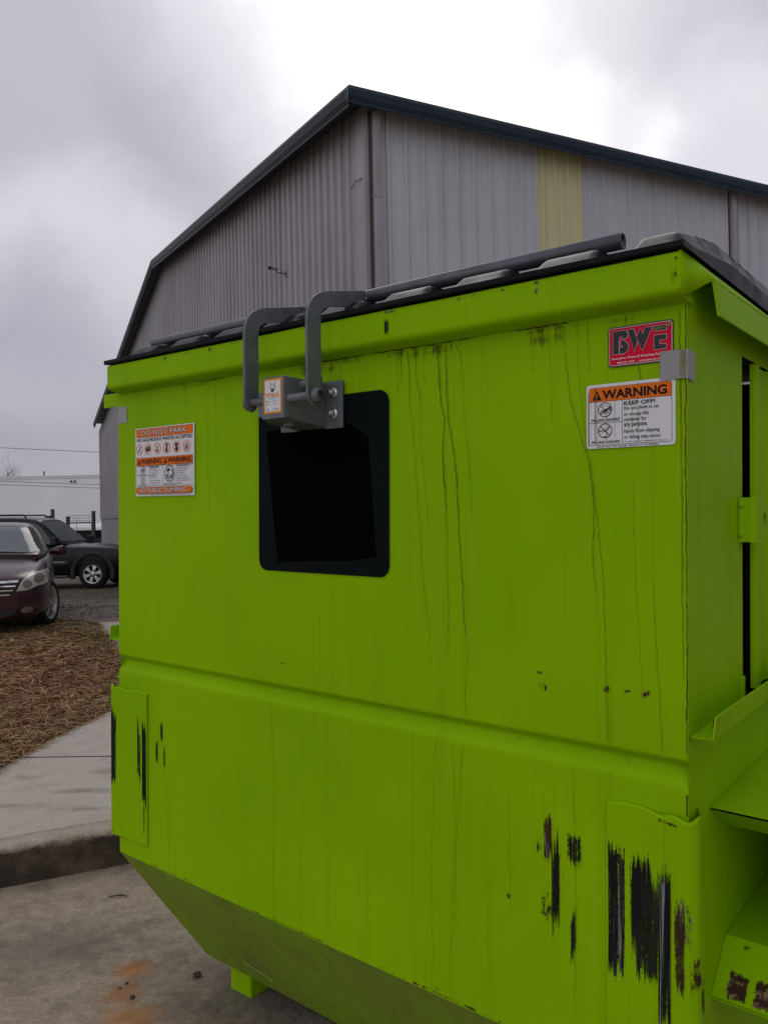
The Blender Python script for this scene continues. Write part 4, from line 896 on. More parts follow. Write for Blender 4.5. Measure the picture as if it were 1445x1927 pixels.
DRIPS = [
    ('drip', 0.0028, [(1.183, 1.491), (1.188, 1.448), (1.189, 1.369)]),
    ('drip_faint', 0.0026, [(1.189, 1.369), (1.197, 1.323), (1.202, 1.26), (1.212, 1.153), (1.223, 0.988), (1.244, 0.825), (1.245, 0.748)]),
    ('drip', 0.0022, [(1.209, 1.491), (1.207, 1.434), (1.221, 1.375)]),
    ('drip_faint', 0.0022, [(1.221, 1.375), (1.22, 1.301), (1.224, 1.235), (1.235, 1.152), (1.243, 1.07)]),
    ('drip', 0.0038, [(1.268, 1.496), (1.274, 1.439), (1.278, 1.362), (1.288, 1.324), (1.282, 1.252), (1.287, 1.172), (1.291, 1.121)]),
    ('drip_faint', 0.0028, [(1.291, 1.121), (1.295, 1.031), (1.297, 0.79)]),
    ('drip', 0.0036, [(1.291, 1.491), (1.293, 1.42), (1.297, 1.328), (1.309, 1.271), (1.32, 1.191), (1.325, 1.095), (1.329, 1.032)]),
    ('drip', 0.0028, [(1.329, 1.032), (1.335, 0.953), (1.336, 0.893), (1.343, 0.839)]),
    ('drip_faint', 0.0022, [(1.343, 0.839), (1.347, 0.788), (1.342, 0.713), (1.342, 0.66)]),
    ('drip_rust', 0.0028, [(1.319, 1.489), (1.331, 1.468), (1.334, 1.444)]),
    ('drip_faint', 0.0024, [(1.334, 1.444), (1.338, 1.368), (1.349, 1.261), (1.356, 1.19), (1.36, 1.091)]),
    ('drip', 0.0020, [(1.162, 1.493), (1.166, 1.422)]), ('drip_faint', 0.0020, [(1.149, 1.491), (1.154, 1.398)]), ('drip_faint', 0.0020, [(1.23, 1.489), (1.233, 1.415)]),
    ('drip_rust', 0.0030, [(1.582, 1.493), (1.586, 1.421), (1.599, 1.333), (1.639, 1.202), (1.647, 1.116), (1.643, 1.031), (1.649, 0.957)]),
    ('drip_faint', 0.0030, [(1.640, 1.222), (1.667, 0.968), (1.671, 0.768), (1.675, 0.66)]), ('drip_faint', 0.0030, [(1.634, 1.492), (1.638, 1.394)]),
    ('drip_rust', 0.0030, [(1.715, 1.497), (1.712, 1.478)]), ('drip_rust', 0.0035, [(1.737, 1.395), (1.743, 1.367)]),
    ('drip_faint', 0.0024, [(1.611, 1.492), (1.617, 1.375), (1.626, 1.28), (1.641, 1.18)]), ('drip_faint', 0.0026, [(1.765, 0.984), (1.776, 0.772), (1.782, 0.66)]),
    ('drip_faint', 0.0020, [(1.726, 1.178), (1.732, 0.972), (1.746, 0.737)]), ('drip_faint', 0.0022, [(1.509, 1.492), (1.513, 1.408)]), ('drip_faint', 0.0022, [(1.548, 1.492), (1.553, 1.381), (1.557, 1.293)]),
    ('drip_faint', 0.0020, [(0.241, 0.363), (0.256, 0.202), (0.26, 0.006)]), ('drip_faint', 0.0020, [(0.446, 1.479), (0.454, 1.214), (0.461, 1.058)]), ('drip_faint', 0.0020, [(0.489, 1.483), (0.491, 1.305)]),
    ('drip_faint', 0.0020, [(1.259, 0.585), (1.253, 0.479), (1.248, 0.281), (1.251, 0.086), (1.246, 0.0)]), ('drip_faint', 0.0020, [(1.307, 0.585), (1.313, 0.408), (1.303, 0.2), (1.297, 0.004)]), ('drip_faint', 0.0020, [(1.333, 0.585), (1.315, 0.348), (1.31, 0.154)]),
    ('drip_faint', 0.0022, [(1.60, 0.585), (1.606, 0.35), (1.601, 0.1)]), ('drip_faint', 0.0022, [(0.971, 1.481), (0.974, 1.427)]), ('drip_faint', 0.002, [(0.72, 0.58), (0.726, 0.3), (0.722, 0.1)]), ('drip_faint', 0.002, [(1.45, 0.5), (1.455, 0.25)]),
]
# --- front panel with its pressed groove, slight buckling, and every mark on it
mb = MB(); rows = []
zs = [(0.0, 0), (0.006, 0), (0.1, 0), (0.2, 0), (0.3, 0), (0.4, 0), (0.5, 0), (0.575, 0), (0.592, 0), (0.597, 0.0008), (0.602, 0.004), (0.615, 0.0155), (0.622, 0.0205), (0.627, 0.0225), (0.632, 0.0205), (0.639, 0.0120), (0.645, 0.0035), (0.649, 0.0006), (0.654, 0), (0.75, 0), (0.85, 0), (0.95, 0), (1.05, 0), (1.15, 0), (1.25, 0), (1.35, 0), (1.45, 0), (1.53, 0)]
NX = 48
for z, y in zs:
    row = []
    for i in range(NX + 1):
        x = W * i / NX; e = min(1, x / 0.15, (W - x) / 0.15) * min(1, max(0, z) / 0.12, abs(z - 0.62) / 0.1 if abs(z - 0.62) < 0.1 else 1, (1.53 - z) / 0.08)
        row.append((x, y + max(0, e) * 0.0042 * (0.5 + 0.5 * noise.noise((x * 1.9, z * 2.3, 0.7))), z))
    rows.append(row)
mb.grid(rows, 0, True)
mb.poly([(W, 0, 0.0), (W, 0.006, 0), (W, 0.006, 1.53), (W, 0, 1.53)], 0)
for mname, w, pts in DRIPS: trickle(mb, pts, w * (0.82 if mname != 'drip_faint' else 0.75), mname)
for x0, x1 in ((0.30, 0.52), (0.74, 1.10), (1.075, 1.375), (1.465, 1.655)): mark(mb, x0, 1.478, x1, 1.508, 'grime', -0.0004)
for x0, x1, zl in ((0.78, 1.02, 1.455), (1.13, 1.36, 1.46), (1.47, 1.64, 1.44), (1.66, 1.74, 1.47)): mark(mb, x0, zl, x1, 1.505, 'grime', -0.0006)
for x0, x1 in ((1.075, 1.375), (1.465, 1.60), (0.83, 1.05), (0.42, 0.53)):
    n_ = 24; mb.grid([[(x0 + (x1 - x0) * k / n_, -0.0010, 1.4995 + 0.0012 * math.sin(k * 1.7) - 0.003 * (1 - abs(2 * k / n_ - 1)) * 0.4) for k in range(n_ + 1)], [(x0 + (x1 - x0) * k / n_, -0.0010, 1.5045) for k in range(n_ + 1)]], LI['scuff_thin'] if False else LI['seam'], False)
trickle(mb, [(1.8275, 1.50), (1.8270, 1.2), (1.8285, 0.9), (1.828, 0.66)], 0.0022, 'seam'); trickle(mb, [(1.8285, 0.585), (1.828, 0.545)], 0.003, 'seam')
trickle(mb, [(1.817, 1.49), (1.818, 1.36), (1.82, 1.1), (1.822, 0.8)], 0.004, 'drip_faint', -0.0007)
mark(mb, 1.800, 1.12, 1.828, 1.50, 'rust_wash', -0.0003)
for x0, z0, x1, z1, mt_ in ((1.515, 0.768, 1.535, 0.786, 'rust'), (1.522, 0.722, 1.546, 0.765, 'rust'), (0.930, 0.098, 0.965, 0.124, 'rust'), (1.662, 0.745, 1.680, 0.775, 'rust'), (1.70, 0.755, 1.725, 0.772, 'rust'), (1.735, 0.750, 1.762, 0.776, 'rust'),
        (1.529, 0.34, 1.556, 0.535, 'rust_long'), (1.548, 0.205, 1.572, 0.475, 'scuff_black'), (1.515, 0.36, 1.53, 0.46, 'rust'), (1.52, 0.24, 1.56, 0.34, 'rust'), (1.582, 0.375, 1.622, 0.475, 'scuff_black'), (1.592, 0.18, 1.606, 0.32, 'scuff_thin'),
        (0.216, 0.385, 0.232, 0.482, 'scuff_thin'), (0.235, 0.30, 0.243, 0.40, 'scuff_thin'), (0.195, 0.32, 0.205, 0.42, 'scuff_thin'), (1.825, 0.70, 1.8299, 0.77, 'rust'),
        (0.06, -0.0, 0.55, 0.012, 'grime'), (1.0, 0.0, 1.83, 0.010, 'rust'), (0.55, 0.0, 1.0, 0.008, 'rust'), (1.44, 0.27, 1.455, 0.30, 'rust'), (1.46, 0.12, 1.475, 0.20, 'rust'), (1.255, 0.002, 1.275, 0.03, 'rust'), (0.745, 0.705, 0.775, 0.7085, 'scuff_thin')):
    mark(mb, x0, z0, x1, z1, mt_)
dpart('front_panel', mb, LAYERS)

# --- rim: folded lip along the front, channels down both sides
mb = MB(); prof = [(0.02, 1.588), (-0.036, 1.588), (-0.040, 1.588), (-0.0455, 1.5855), (-0.047, 1.581), (-0.047, 1.578), (-0.047, 1.545), (-0.047, 1.524), (-0.0467, 1.520), (-0.0448, 1.5145), (-0.0400, 1.5105), (-0.033, 1.5078), (-0.029, 1.507), (-0.004, 1.5015), (0.001, 1.501)]
rows = []
for i in range(41):
    x = 0.012 + (W + 0.003 - 0.012) * i / 40; k = 0.0016 * noise.noise((x * 3.1, 0.3, 2)); rows.append([(x, y + (k if y < -0.02 else 0), z + 0.0012 * noise.noise((x * 5, 1.2, 3))) for y, z in prof])
mb.grid(rows, 0, True, False, True)
for r_ in (rows[0], rows[-1]): mb.poly(r_ + [(r_[-1][0], 0.02, 1.501)], 0)
rnd = random.Random(4)
for x0, x1 in ((1.325, 1.43), (1.525, 1.565), (1.655, 1.70), (1.715, 1.75), (1.14, 1.20), (0.60, 0.64), (0.505, 0.535), (0.40, 0.44), (0.30, 0.33), (0.885, 0.91), (1.02, 1.05), (1.45, 1.48), (0.70, 0.73)):
    y = -0.0485; z0 = 1.581 - rnd.uniform(0.012, 0.03)
    mb.poly([(x0, y, z0), (x1, y, z0), (x1, y, 1.585), (x0, y, 1.585)], LI['chip'], [(0, 0), (1, 0), (1, 0.7), (0, 0.7)])
for x0, z0, x1, z1, mt_ in ((1.150, 1.52, 1.165, 1.575, 'scuff_thin'), (1.178, 1.545, 1.198, 1.565, 'chip'), (1.535, 1.55, 1.552, 1.58, 'chip'), (1.814, 1.524, 1.8315, 1.568, 'rust'), (1.819, 1.565, 1.831, 1.582, 'rust')): mark(mb, x0, z0, x1, z1, mt_, -0.0488)
mark(mb, 1.812, 1.505, 1.8325, 1.585, 'rust_wash', -0.0484)
dpart('rim_lip', mb, LAYERS)
def channel(s):
    X = (lambda d: W + d) if s > 0 else (lambda d: -d)
    dd, y0 = (0.036, 0.03) if s > 0 else (0.083, 0.075)
    mb = MB(); t = 0.004
    # sloping top plate: from the corner edge back along the rim, twisting out into the channel
    if s > 0: st_ = [(-0.045, 0.001, 1.506), (-0.02, 0.006, 1.512), (0.0, 0.016, 1.522), (0.018, 0.028, 1.534), (y0, dd, 1.540), (0.12, dd + 0.002, 1.540), (0.5, dd + 0.008, 1.540), (DEP, dd + 0.022, 1.540)]
    else: st_ = [(y0, dd, 1.540), (0.4, dd + 0.006, 1.540), (DEP, dd + 0.022, 1.540)]
    mb.grid([[(X(0.0), y, 1.588) for y, d, z in st_], [(X(d * 0.5), y, 1.588 - (1.588 - z) * 0.5) for y, d, z in st_], [(X(d), y, z) for y, d, z in st_]], 0, True, False, s < 0)
    mb.grid([[(X(dd), y0, 1.540), (X(dd + 0.022), DEP, 1.540)], [(X(dd + 0.006), y0 + 0.012, 1.478), (X(dd + 0.028), DEP, 1.478)]], 0, False, False, s < 0)
    if s > 0: pass
    else: mb.box((-0.083, 0.0, 1.463), (-0.001, 0.005, 1.507))
    o = dpart('rim_channel', mb, LAYERS, solid=0.004); return o
channel(1); channel(-1)

# --- side panels, back, hopper bottom
def side(x, s):
    mb = MB()
    def pol(pts): mb.poly([(x, y, z) for y, z in pts], 0)
    g0, g1 = 0.385, 0.447
    if s > 0:
        pol([(0.006, 0.0), (g0, 0.0), (g0, 0.0), (g0, 1.59), (0.006, 1.59)]); pol([(g0, 0), (DEP, 0), (DEP, 0.69), (g0, 0.69)]); pol([(g0, 1.46), (DEP, 1.46), (DEP, 1.59), (g0, 1.59)]); pol([(1.30, 0.69), (DEP, 0.69), (DEP, 1.46), (1.30, 1.46)])
    else: pol([(0.006, 0), (DEP, 0), (DEP, 1.59), (0.006, 1.59)])
    pol([(0.0, 0.0), (0.357, -0.494), (1.35, -0.494), (DEP, 0.0)])
    if s > 0:
        # spill of corner scrapes, folded door jamb
        e = x + 0.0006
        mb.box((x - 0.012, g0 - 0.004, 0.69), (x - 0.0005, g0 - 0.0005, 1.46), 0)
        mb.box((x + 0.0005, g0 - 0.022, 0.695), (x + 0.006, g0 - 0.002, 0.745), 0)
        for y0, z0, y1, z1, mt_ in ((0.035, 0.24, 0.062, 0.33, 'rust'), (0.03, 0.36, 0.06, 0.42, 'chip'), (0.002, 0.67, 0.02, 0.70, 'rust')): mb.poly([(e, y0, z0), (e, y1, z0), (e, y1, z1), (e, y0, z1)], LI[mt_], [(0, 0), (1, 0), (1, 1), (0, 1)])
    return dpart('side_panel', mb, LAYERS)
side(W - 0.002, 1); side(0.002, -1)
mb = MB(); mb.poly([(0, 0.0, 0.0), (0, 0.357, -0.494), (W, 0.357, -0.494), (W, 0, 0)], 0)
mb.poly([(0, 0.357, -0.494), (0, 1.35, -0.494), (W, 1.35, -0.494), (W, 0.357, -0.494)], 0); mb.poly([(0, 1.35, -0.494), (0, DEP, 0), (W, DEP, 0), (W, 1.35, -0.494)], 0)
mb.add([(0.30, 0.264, -0.372), (0.42, 0.288, -0.405), (0.42, 0.284, -0.408), (0.30, 0.260, -0.375)], [(0, 1, 2, 3)], 0)
dpart('hopper_bottom', mb, M['olive'])
mb = MB(); mb.poly([(0, DEP, 0), (0, DEP, 1.59), (W, DEP, 1.59), (W, DEP, 0)], 0); dpart('back_panel', mb, LAYERS)
# side door seen past a dark gap
mb = MB(); pr = [(0.476, W - 0.008), (0.478, W - 0.001), (0.484, W + 0.004), (0.498, W + 0.007), (0.514, W + 0.005), (0.525, W - 0.004), (0.60, W - 0.005), (0.62, W + 0.004), (0.80, W + 0.004), (0.82, W - 0.005), (1.29, W - 0.005)]
mb.grid([[(x, y, 0.70) for y, x in pr], [(x, y, 1.455) for y, x in pr]], 0, False, False, True); dpart('side_door', mb, LAYERS)
mb = MB(); mb.box((0.10, 0.10, 0.0), (W - 0.30, DEP - 0.10, 1.45)); dpart('interior_shade_box', mb, M['dark_inside'])  # added box painted near-black as the shade inside, seen through the door gap
mb = MB(); mb.grid([[(W - 0.001, 0.352, 1.045), (W - 0.001, 0.352, 1.143)], [(W + 0.022, 0.356, 1.045), (W + 0.022, 0.356, 1.143)], [(W + 0.030, 0.364, 1.043), (W + 0.030, 0.364, 1.145)], [(W + 0.030, 0.415, 1.040), (W + 0.030, 0.415, 1.145)], [(W + 0.022, 0.432, 1.040), (W + 0.022, 0.432, 1.145)]], 0, False)
for z in (1.055, 1.12): mb.lathe([(0.001, z), (0.006, z + 0.001), (0.007, z + 0.012), (0.001, z + 0.016)], 8, 0, 'Z', (W + 0.004, 0.350, 0))
dpart('latch_bracket', mb, LAYERS, solid=0.004)
mb = MB(); c = (0.492, 1.092); ro, ri = 0.034, 0.017; n = 24
A = [(W + 0.020, c[0] + ro * math.cos(2 * math.pi * k / n), c[1] + ro * math.sin(2 * math.pi * k / n)) for k in range(n)]; B = [(W + 0.020, c[0] + ri * math.cos(2 * math.pi * k / n), c[1] + ri * math.sin(2 * math.pi * k / n)) for k in range(n)]
mb.grid([[(p[0] - 0.008, p[1], p[2]) for p in A], A, B, [(p[0] - 0.008, p[1], p[2]) for p in B]], 0, False, True); dpart('latch_eye', mb, LAYERS)
# --- angle flange along each side
def flange(s):
    x = (lambda d: W + d) if s > 0 else (lambda d: -d); mb = MB()
    a = [[(x(-0.001), 0.012, 0.692), (x(-0.001), DEP, 0.692)], [(x(0.044), -0.004, 0.698), (x(0.044), DEP, 0.698)], [(x(0.047), 0.0, 0.738), (x(0.047), DEP, 0.738)]]
    mb.grid(a, 0, False, False, s > 0)
    if s > 0: mb.poly([(W + 0.0475, -0.003, 0.70), (W + 0.0475, 0.010, 0.70), (W + 0.0480, 0.010, 0.736), (W + 0.048, 0.0, 0.736)], LI['rust'], [(0.2, 0.2), (0.8, 0.2), (0.8, 0.8), (0.2, 0.8)])
    dpart('side_flange', mb, LAYERS, solid=0.004)
flange(1); flange(-1)
# --- wrap-round wear plates at the lower corners
def wear(curve, marks):
    z0, z1 = 0.06, 0.543; mb = MB(); N = 24
    # densify
    C_ = []
    for (a, b), (c, d) in zip(curve, curve[1:]):
        for k in range(4): t = k / 4; C_.append((a + (c - a) * t, b + (d - b) * t))
    C_.append(curve[-1])
    for _ in range(2): C_ = [C_[0]] + [((C_[i - 1][0] + 2 * C_[i][0] + C_[i + 1][0]) / 4, (C_[i - 1][1] + 2 * C_[i][1] + C_[i + 1][1]) / 4) for i in range(1, len(C_) - 1)] + [C_[-1]]
    top = lambda i: z1 - 0.004 * math.sin(i * 0.7)
    mb.grid([[(x, y, z0) for x, y in C_], [(x, y, top(i) - 0.004) for i, (x, y) in enumerate(C_)], [(x, y + 0.002, top(i)) for i, (x, y) in enumerate(C_)], [(x + (0.004 if x < 0.5 else -0.004), y + 0.008, top(i)) for i, (x, y) in enumerate(C_)], [(x + (0.004 if x < 0.5 else -0.004), y + 0.008, z0) for i, (x, y) in enumerate(C_)]], 0, False)
    L = [0.0]
    for p, q in zip(C_, C_[1:]): L.append(L[-1] + math.dist(p, q))
    def at_len(t):
        for i in range(len(L) - 1):
            if L[i + 1] >= t: k = (t - L[i]) / (L[i + 1] - L[i]); return [C_[i][j] + (C_[i + 1][j] - C_[i][j]) * k for j in (0, 1)], (C_[i + 1][1] - C_[i][1], -(C_[i + 1][0] - C_[i][0]))
        return list(C_[-1]), (0, -1)
    sg = 1 if curve[0][0] < curve[-1][0] else -1
    for n_, (t0, t1, za, zb, mt_) in enumerate(marks):
        cols = []
        for k in range(11):
            t = t0 + (t1 - t0) * k / 10; p, nn = at_len(t); m_ = math.hypot(*nn); o = 0.0005 + 0.0002 * n_
            cols.append((p[0] + sg * nn[0] / m_ * o, p[1] + sg * nn[1] / m_ * o))
        vs = [(x, y, za) for x, y in cols] + [(x, y, zb) for x, y in cols]; uv = [(k / 10, 0) for k in range(11)] + [(k / 10, 1) for k in range(11)]
        mb.add(vs, [(k, k + 1, 12 + k, 11 + k) for k in range(10)], LI[mt_], False, uv)
    dpart('wear_plate', mb, LAYERS)
wear([(0.155, -0.001), (0.154, -0.007), (0.10, -0.008), (0.04, -0.010), (0.008, -0.015), (-0.014, -0.020), (-0.028, -0.014), (-0.036, 0.002), (-0.036, 0.03), (-0.02, 0.05)],
     [(0.150, 0.212, 0.20, 0.490, 'scuff_dense'), (0.004, 0.026, 0.16, 0.478, 'scuff_dense'), (0.030, 0.050, 0.20, 0.488, 'scuff_black'), (0.012, 0.018, 0.07, 0.24, 'scuff_thin'), (0.0, 0.02, 0.062, 0.075, 'grime'), (0.155, 0.185, 0.062, 0.085, 'grime')])
wear([(1.671, -0.001), (1.672, -0.007), (1.76, -0.009), (1.79, -0.013), (1.815, -0.023), (1.838, -0.021), (1.850, -0.004), (1.850, 0.025), (1.832, 0.05)],
     [(0.006, 0.046, 0.175, 0.492, 'scuff_dense'), (0.050, 0.100, 0.30, 0.478, 'scuff_black'), (0.066, 0.100, 0.20, 0.40, 'scuff_black'), (0.046, 0.140, 0.21, 0.47, 'scuff_thin'), (0.052, 0.080, 0.24, 0.478, 'scuff_black'), (0.060, 0.115, 0.19, 0.36, 'scuff_thin'), (0.108, 0.138, 0.10, 0.465, 'scuff_dense'), (0.142, 0.166, 0.11, 0.49, 'rust_long'), (0.160, 0.178, 0.20, 0.48, 'chip'), (0.165, 0.205, 0.20, 0.31, 'rust'), (0.20, 0.222, 0.13, 0.28, 'rust'), (0.10, 0.165, 0.525, 0.538, 'rust')])
# --- fork pockets: flared mouth, tube, outer cheek
def pocket(s):
    x = (lambda d: W - 0.001 + d) if s > 0 else (lambda d: 0.001 - d); o_ = 0.23; fl = s > 0
    mb = MB()
    mb.grid([[(x(0), 0.135, 0.523), (x(o_), 0.135, 0.523)], [(x(0), 1.45, 0.523), (x(o_), 1.45, 0.523)]], 0, False, False, not fl)
    mb.grid([[(x(0), 0.1355, 0.519), (x(o_), 0.1355, 0.519)], [(x(0), 0.245, 0.455), (x(o_), 0.245, 0.455)], [(x(0), 1.45, 0.455), (x(o_), 1.45, 0.455)]], 0, False, False, fl)
    mb.grid([[(x(0), 0.139, 0.146), (x(o_), 0.139, 0.146)], [(x(0), 0.244, 0.225), (x(o_), 0.244, 0.225)], [(x(0), 1.45, 0.225), (x(o_), 1.45, 0.225)]], 0, False, False, not fl)
    mb.grid([[(x(0), 0.1395, 0.140), (x(o_), 0.1395, 0.140)], [(x(0), 0.25, 0.215), (x(o_), 0.25, 0.215)], [(x(0), 1.45, 0.215), (x(o_), 1.45, 0.215)]], 0, False, False, fl)
    for d in (o_, o_ + 0.006): mb.poly([(x(d), y, z) for y, z in ((0.135, 0.523), (0.245, 0.455), (0.245, 0.225), (0.139, 0.146), (0.15, 0.10), (1.45, 0.10), (1.45, 0.523))], 0)
    mb.poly([(x(0), 1.451, 0.1), (x(o_), 1.451, 0.1), (x(o_), 1.451, 0.523), (x(0), 1.451, 0.523)], 0)
    if s > 0:
        def rp(d0, t0, d1, t1, mt_):
            f = lambda d, t: (x(d), 0.139 + 0.105 * t - 0.0005, 0.146 + 0.079 * t + 0.0007)
            mb.poly([f(d0, t0), f(d1, t0), f(d1, t1), f(d0, t1)], LI[mt_], [(0, 0.1), (1, 0.1), (1, 1), (0, 1)])
        rp(0.022, -0.02, 0.066, 0.58, 'rustbig'); rp(0.068, -0.02, 0.150, 0.55, 'rustbig'); rp(0.088, 0.35, 0.12, 1.0, 'rust'); rp(0.035, 0.8, 0.055, 1.0, 'rust'); rp(0.15, 0.1, 0.2, 0.8, 'rustbig')
    dpart('fork_pocket', mb, LAYERS, bevel=0.0)
pocket(1); pocket(-1)
# --- feet standing on the pad
def foot_z(x, y): return (-0.18 - ORG.z - ROT[2][0] * x - ROT[2][1] * y) / ROT[2][2]
for x0, y0 in ((0.085, 0.395), (W - 0.20, 0.395), (0.085, 1.22), (W - 0.20, 1.22)):
    mb = MB(); x1, y1 = x0 + 0.108, y0 + 0.10; P = [(x0, y0), (x1, y0), (x1, y1), (x0, y1)]
    mb.prism([(x, y, foot_z(x, y)) for x, y in P], [(x, y, -0.4945) for x, y in P], 0)
    dpart('foot', mb, LAYERS, bevel=0.004)

# --- lid: moulded plastic with ribs
def lid_z(x, y):
    e = min((x - 0.004) / 0.05, (W + 0.012 - x) / 0.05, (y + 0.055) / 0.04, (DEP + 0.03 - y) / 0.05); e = max(0.0, min(1.0, e)); e = e * e * (3 - 2 * e)
    ph = ((x - 0.055) / 0.205) % 1.0; t = max(0, min(1, (0.36 - abs(ph - 0.5)) / 0.10)); rib = t * t * (3 - 2 * t)
    f1 = max(0, min(1, (y + 0.040) / 0.062)); f = 0.78 * f1 * f1 * (3 - 2 * f1) + 0.22 * max(0, min(1, (y - 0.02) / 0.11))
    z = 1.603 + e * 0.006 + 0.043 * rib * f * min(1, e * 1.5)
    c = max(0, min(1, (y - 0.04) / 0.36)); c = c * c * (3 - 2 * c); rs_ = max(0, min(1, (W - 0.012 - x) / 0.045)); side_ = max(0, min(1, (x - 0.03) / 0.05)) * rs_
    b = max(0, min(1, (DEP - 0.1 - y) / 0.3)); gro = 0.0
    if W - x < 0.11:
        for gy in (0.10, 0.16, 0.36, 0.43, 0.50, 0.72, 0.80): gro = max(gro, min(1, 1.6 - abs(y - gy) / 0.010))
    lift = 0.026 * max(0, min(1, (y - 0.0) / 0.25)) * (1 if x > W - 0.06 else max(0, 1 - (W - 0.06 - x) / 0.05))
    return z + lift + (0.036 * c * side_ * b) - 0.036 * max(0, gro) * rs_ * min(1, c * 4)
mb = MB(); rows = []; NXL, NYL = 330, 300
yl = [-0.055 + (DEP + 0.085) * (j / NYL) ** 1.35 for j in range(NYL + 1)]
for y in yl: rows.append([(0.004 + (W + 0.008) * i / NXL, y, lid_z(0.004 + (W + 0.008) * i / NXL, y)) for i in range(NXL + 1)])
mb.grid(rows, 0, True)
f0 = rows[0]; mb.grid([[(p[0], p[1] + 0.002, 1.5905) for p in f0], [(p[0], p[1], 1.593) for p in f0], f0], 0, False)
lft = [r[0] for r in rows]; rgt = [r[-1] for r in rows]
mb.grid([lft, [(p[0], p[1], 1.592) for p in lft]], 0, False); mb.grid([[(p[0], p[1], 1.592) for p in rgt], rgt], 0, False)
mb.grid([[(p[0] - 0.018, p[1], 1.594) for p in rgt], [(p[0], p[1], 1.592) for p in rgt]], 0, False)
mb.grid([[(p[0], p[1] + 0.05, 1.5925) for p in f0], [(p[0], p[1] + 0.002, 1.5905) for p in f0]], 0, False)
dpart('lid', mb, M['lid'])

# --- gravity lock: bar across the lid, two bent arms, box bolted to the front
bar = MB(); z_, y_, r_ = 1.667, 0.072, 0.0168; rows = []
def ringp(x, r): return [(x, y_ + r * math.cos(2 * math.pi * k / 24), z_ + r * math.sin(2 * math.pi * k / 24)) for k in range(24)]
bar.grid([ringp(0.10, r_ * 0.78), ringp(0.098, r_), ringp(1.680, r_), ringp(1.680, r_ * 0.78), ringp(1.60, r_ * 0.78)], 0, True, True); bar.poly(ringp(0.10, r_ * 0.78), 0); bar.poly(ringp(1.60, r_ * 0.78), 1)
lb = dpart('lock_bar', bar, [M['pipe'], M['bore']])
def arm(x):
    w = 0.046; outer, inner = [], []
    dz = 0.0 if x > 0.9 else -0.006
    def bez(p, q, r_): return [((1 - t) ** 2 * p[0] + 2 * t * (1 - t) * q[0] + t * t * r_[0], (1 - t) ** 2 * p[1] + 2 * t * (1 - t) * q[1] + t * t * r_[1]) for t in (k / 8 for k in range(9))]
    o_ = [(0.060, 1.680 + dz)] + bez((-0.080, 1.649 + dz), (-0.152, 1.634 + dz), (-0.152, 1.568 + dz)) + [(-0.151, 1.400), (-0.147, 1.382), (-0.130, 1.368)]
    i_ = [(0.056, 1.640 + dz)] + bez((-0.078, 1.611 + dz), (-0.106, 1.604 + dz), (-0.106, 1.576 + dz)) + [(-0.105, 1.400), (-0.109, 1.385), (-0.121, 1.370)]
    mb = MB(); n = len(o_); h = 0.004
    for xx, fl in ((x - h, False), (x + h, True)):
        mb.grid([[(xx, a, b) for a, b in o_], [(xx, a, b) for a, b in i_]], 0, False, False, fl)
    mb.grid([[(x - h, a, b) for a, b in o_], [(x + h, a, b) for a, b in o_]], 0, True); mb.grid([[(x + h, a, b) for a, b in i_], [(x - h, a, b) for a, b in i_]], 0, True)
    mb.poly([(x - h, *o_[-1]), (x + h, *o_[-1]), (x + h, *i_[-1]), (x - h, *i_[-1])], 0)
    # weld fillet against the pipe
    mb.tube([(x - 0.009, 0.058, 1.655), (x - 0.009, 0.060, 1.668), (x - 0.009, 0.066, 1.68)], 0.004, 6); mb.tube([(x + 0.009, 0.058, 1.655), (x + 0.009, 0.060, 1.668), (x + 0.009, 0.066, 1.68)], 0.004, 6)
    dpart('arm', mb, M['galv'], lb)
arm(0.782); arm(1.000)
mb = MB(); mb.tube([(0.765, -0.127, 1.392), (1.012, -0.127, 1.392)], 0.0105, 16); dpart('pivot_rod', mb, M['galv'], lb)
for x, d in ((0.7775, -1), (1.0045, 1)):
    mb = MB(); mb.lathe([(0.0105, 0.0), (0.019, 0.0), (0.0195, 0.008 * d), (0.013, 0.016 * d), (0.0105, 0.017 * d)], 14, 0, 'X', (x, -0.127, 1.392)); dpart('collar', mb, M['galv'], lb)
box = MB()
bx0, bx1, by, bz0, bz1 = 0.838, 0.915, -0.142, 1.345, 1.447
A = [(bx0, by, bz0), (bx1, by, bz0), (bx1, by, bz1), (bx0, by, bz1)]; Bk = [(bx0 - 0.012, -0.013, bz0 - 0.018), (bx1 + 0.018, -0.013, bz0 - 0.018), (bx1 + 0.018, -0.013, bz1 - 0.004), (bx0 - 0.012, -0.013, bz1 - 0.004)]
box.prism(A, Bk, 0)
lk = dpart('lock_box', box, M['galv'], bevel=0.004, seg=3)
for x0, x1 in ((bx1 + 0.012, 0.988), (0.770, bx0 - 0.006)):
    mb = MB(); mb.box((x0, -0.0125, 1.325), (x1, -0.0045, 1.445)); pl_ = dpart('mounting_plate', mb, M['galv'], lk, bevel=0.002)
    for z in (1.362, 1.415):
        xc = (x0 + x1) / 2 + 0.004; mb = MB(); mb.lathe([(0.001, -0.0175), (0.012, -0.0175), (0.013, -0.013)], 20, 0, 'Y', (xc, 0, z)); mb.lathe([(0.001, -0.0275), (0.0075, -0.0275), (0.0088, -0.0255), (0.0088, -0.0165)], 6, 0, 'Y', (xc, 0, z), False); mb.lathe([(0.001, -0.032), (0.0045, -0.032), (0.005, -0.027)], 12, 0, 'Y', (xc, 0, z)); dpart('bolt', mb, M['zinc'], lk)
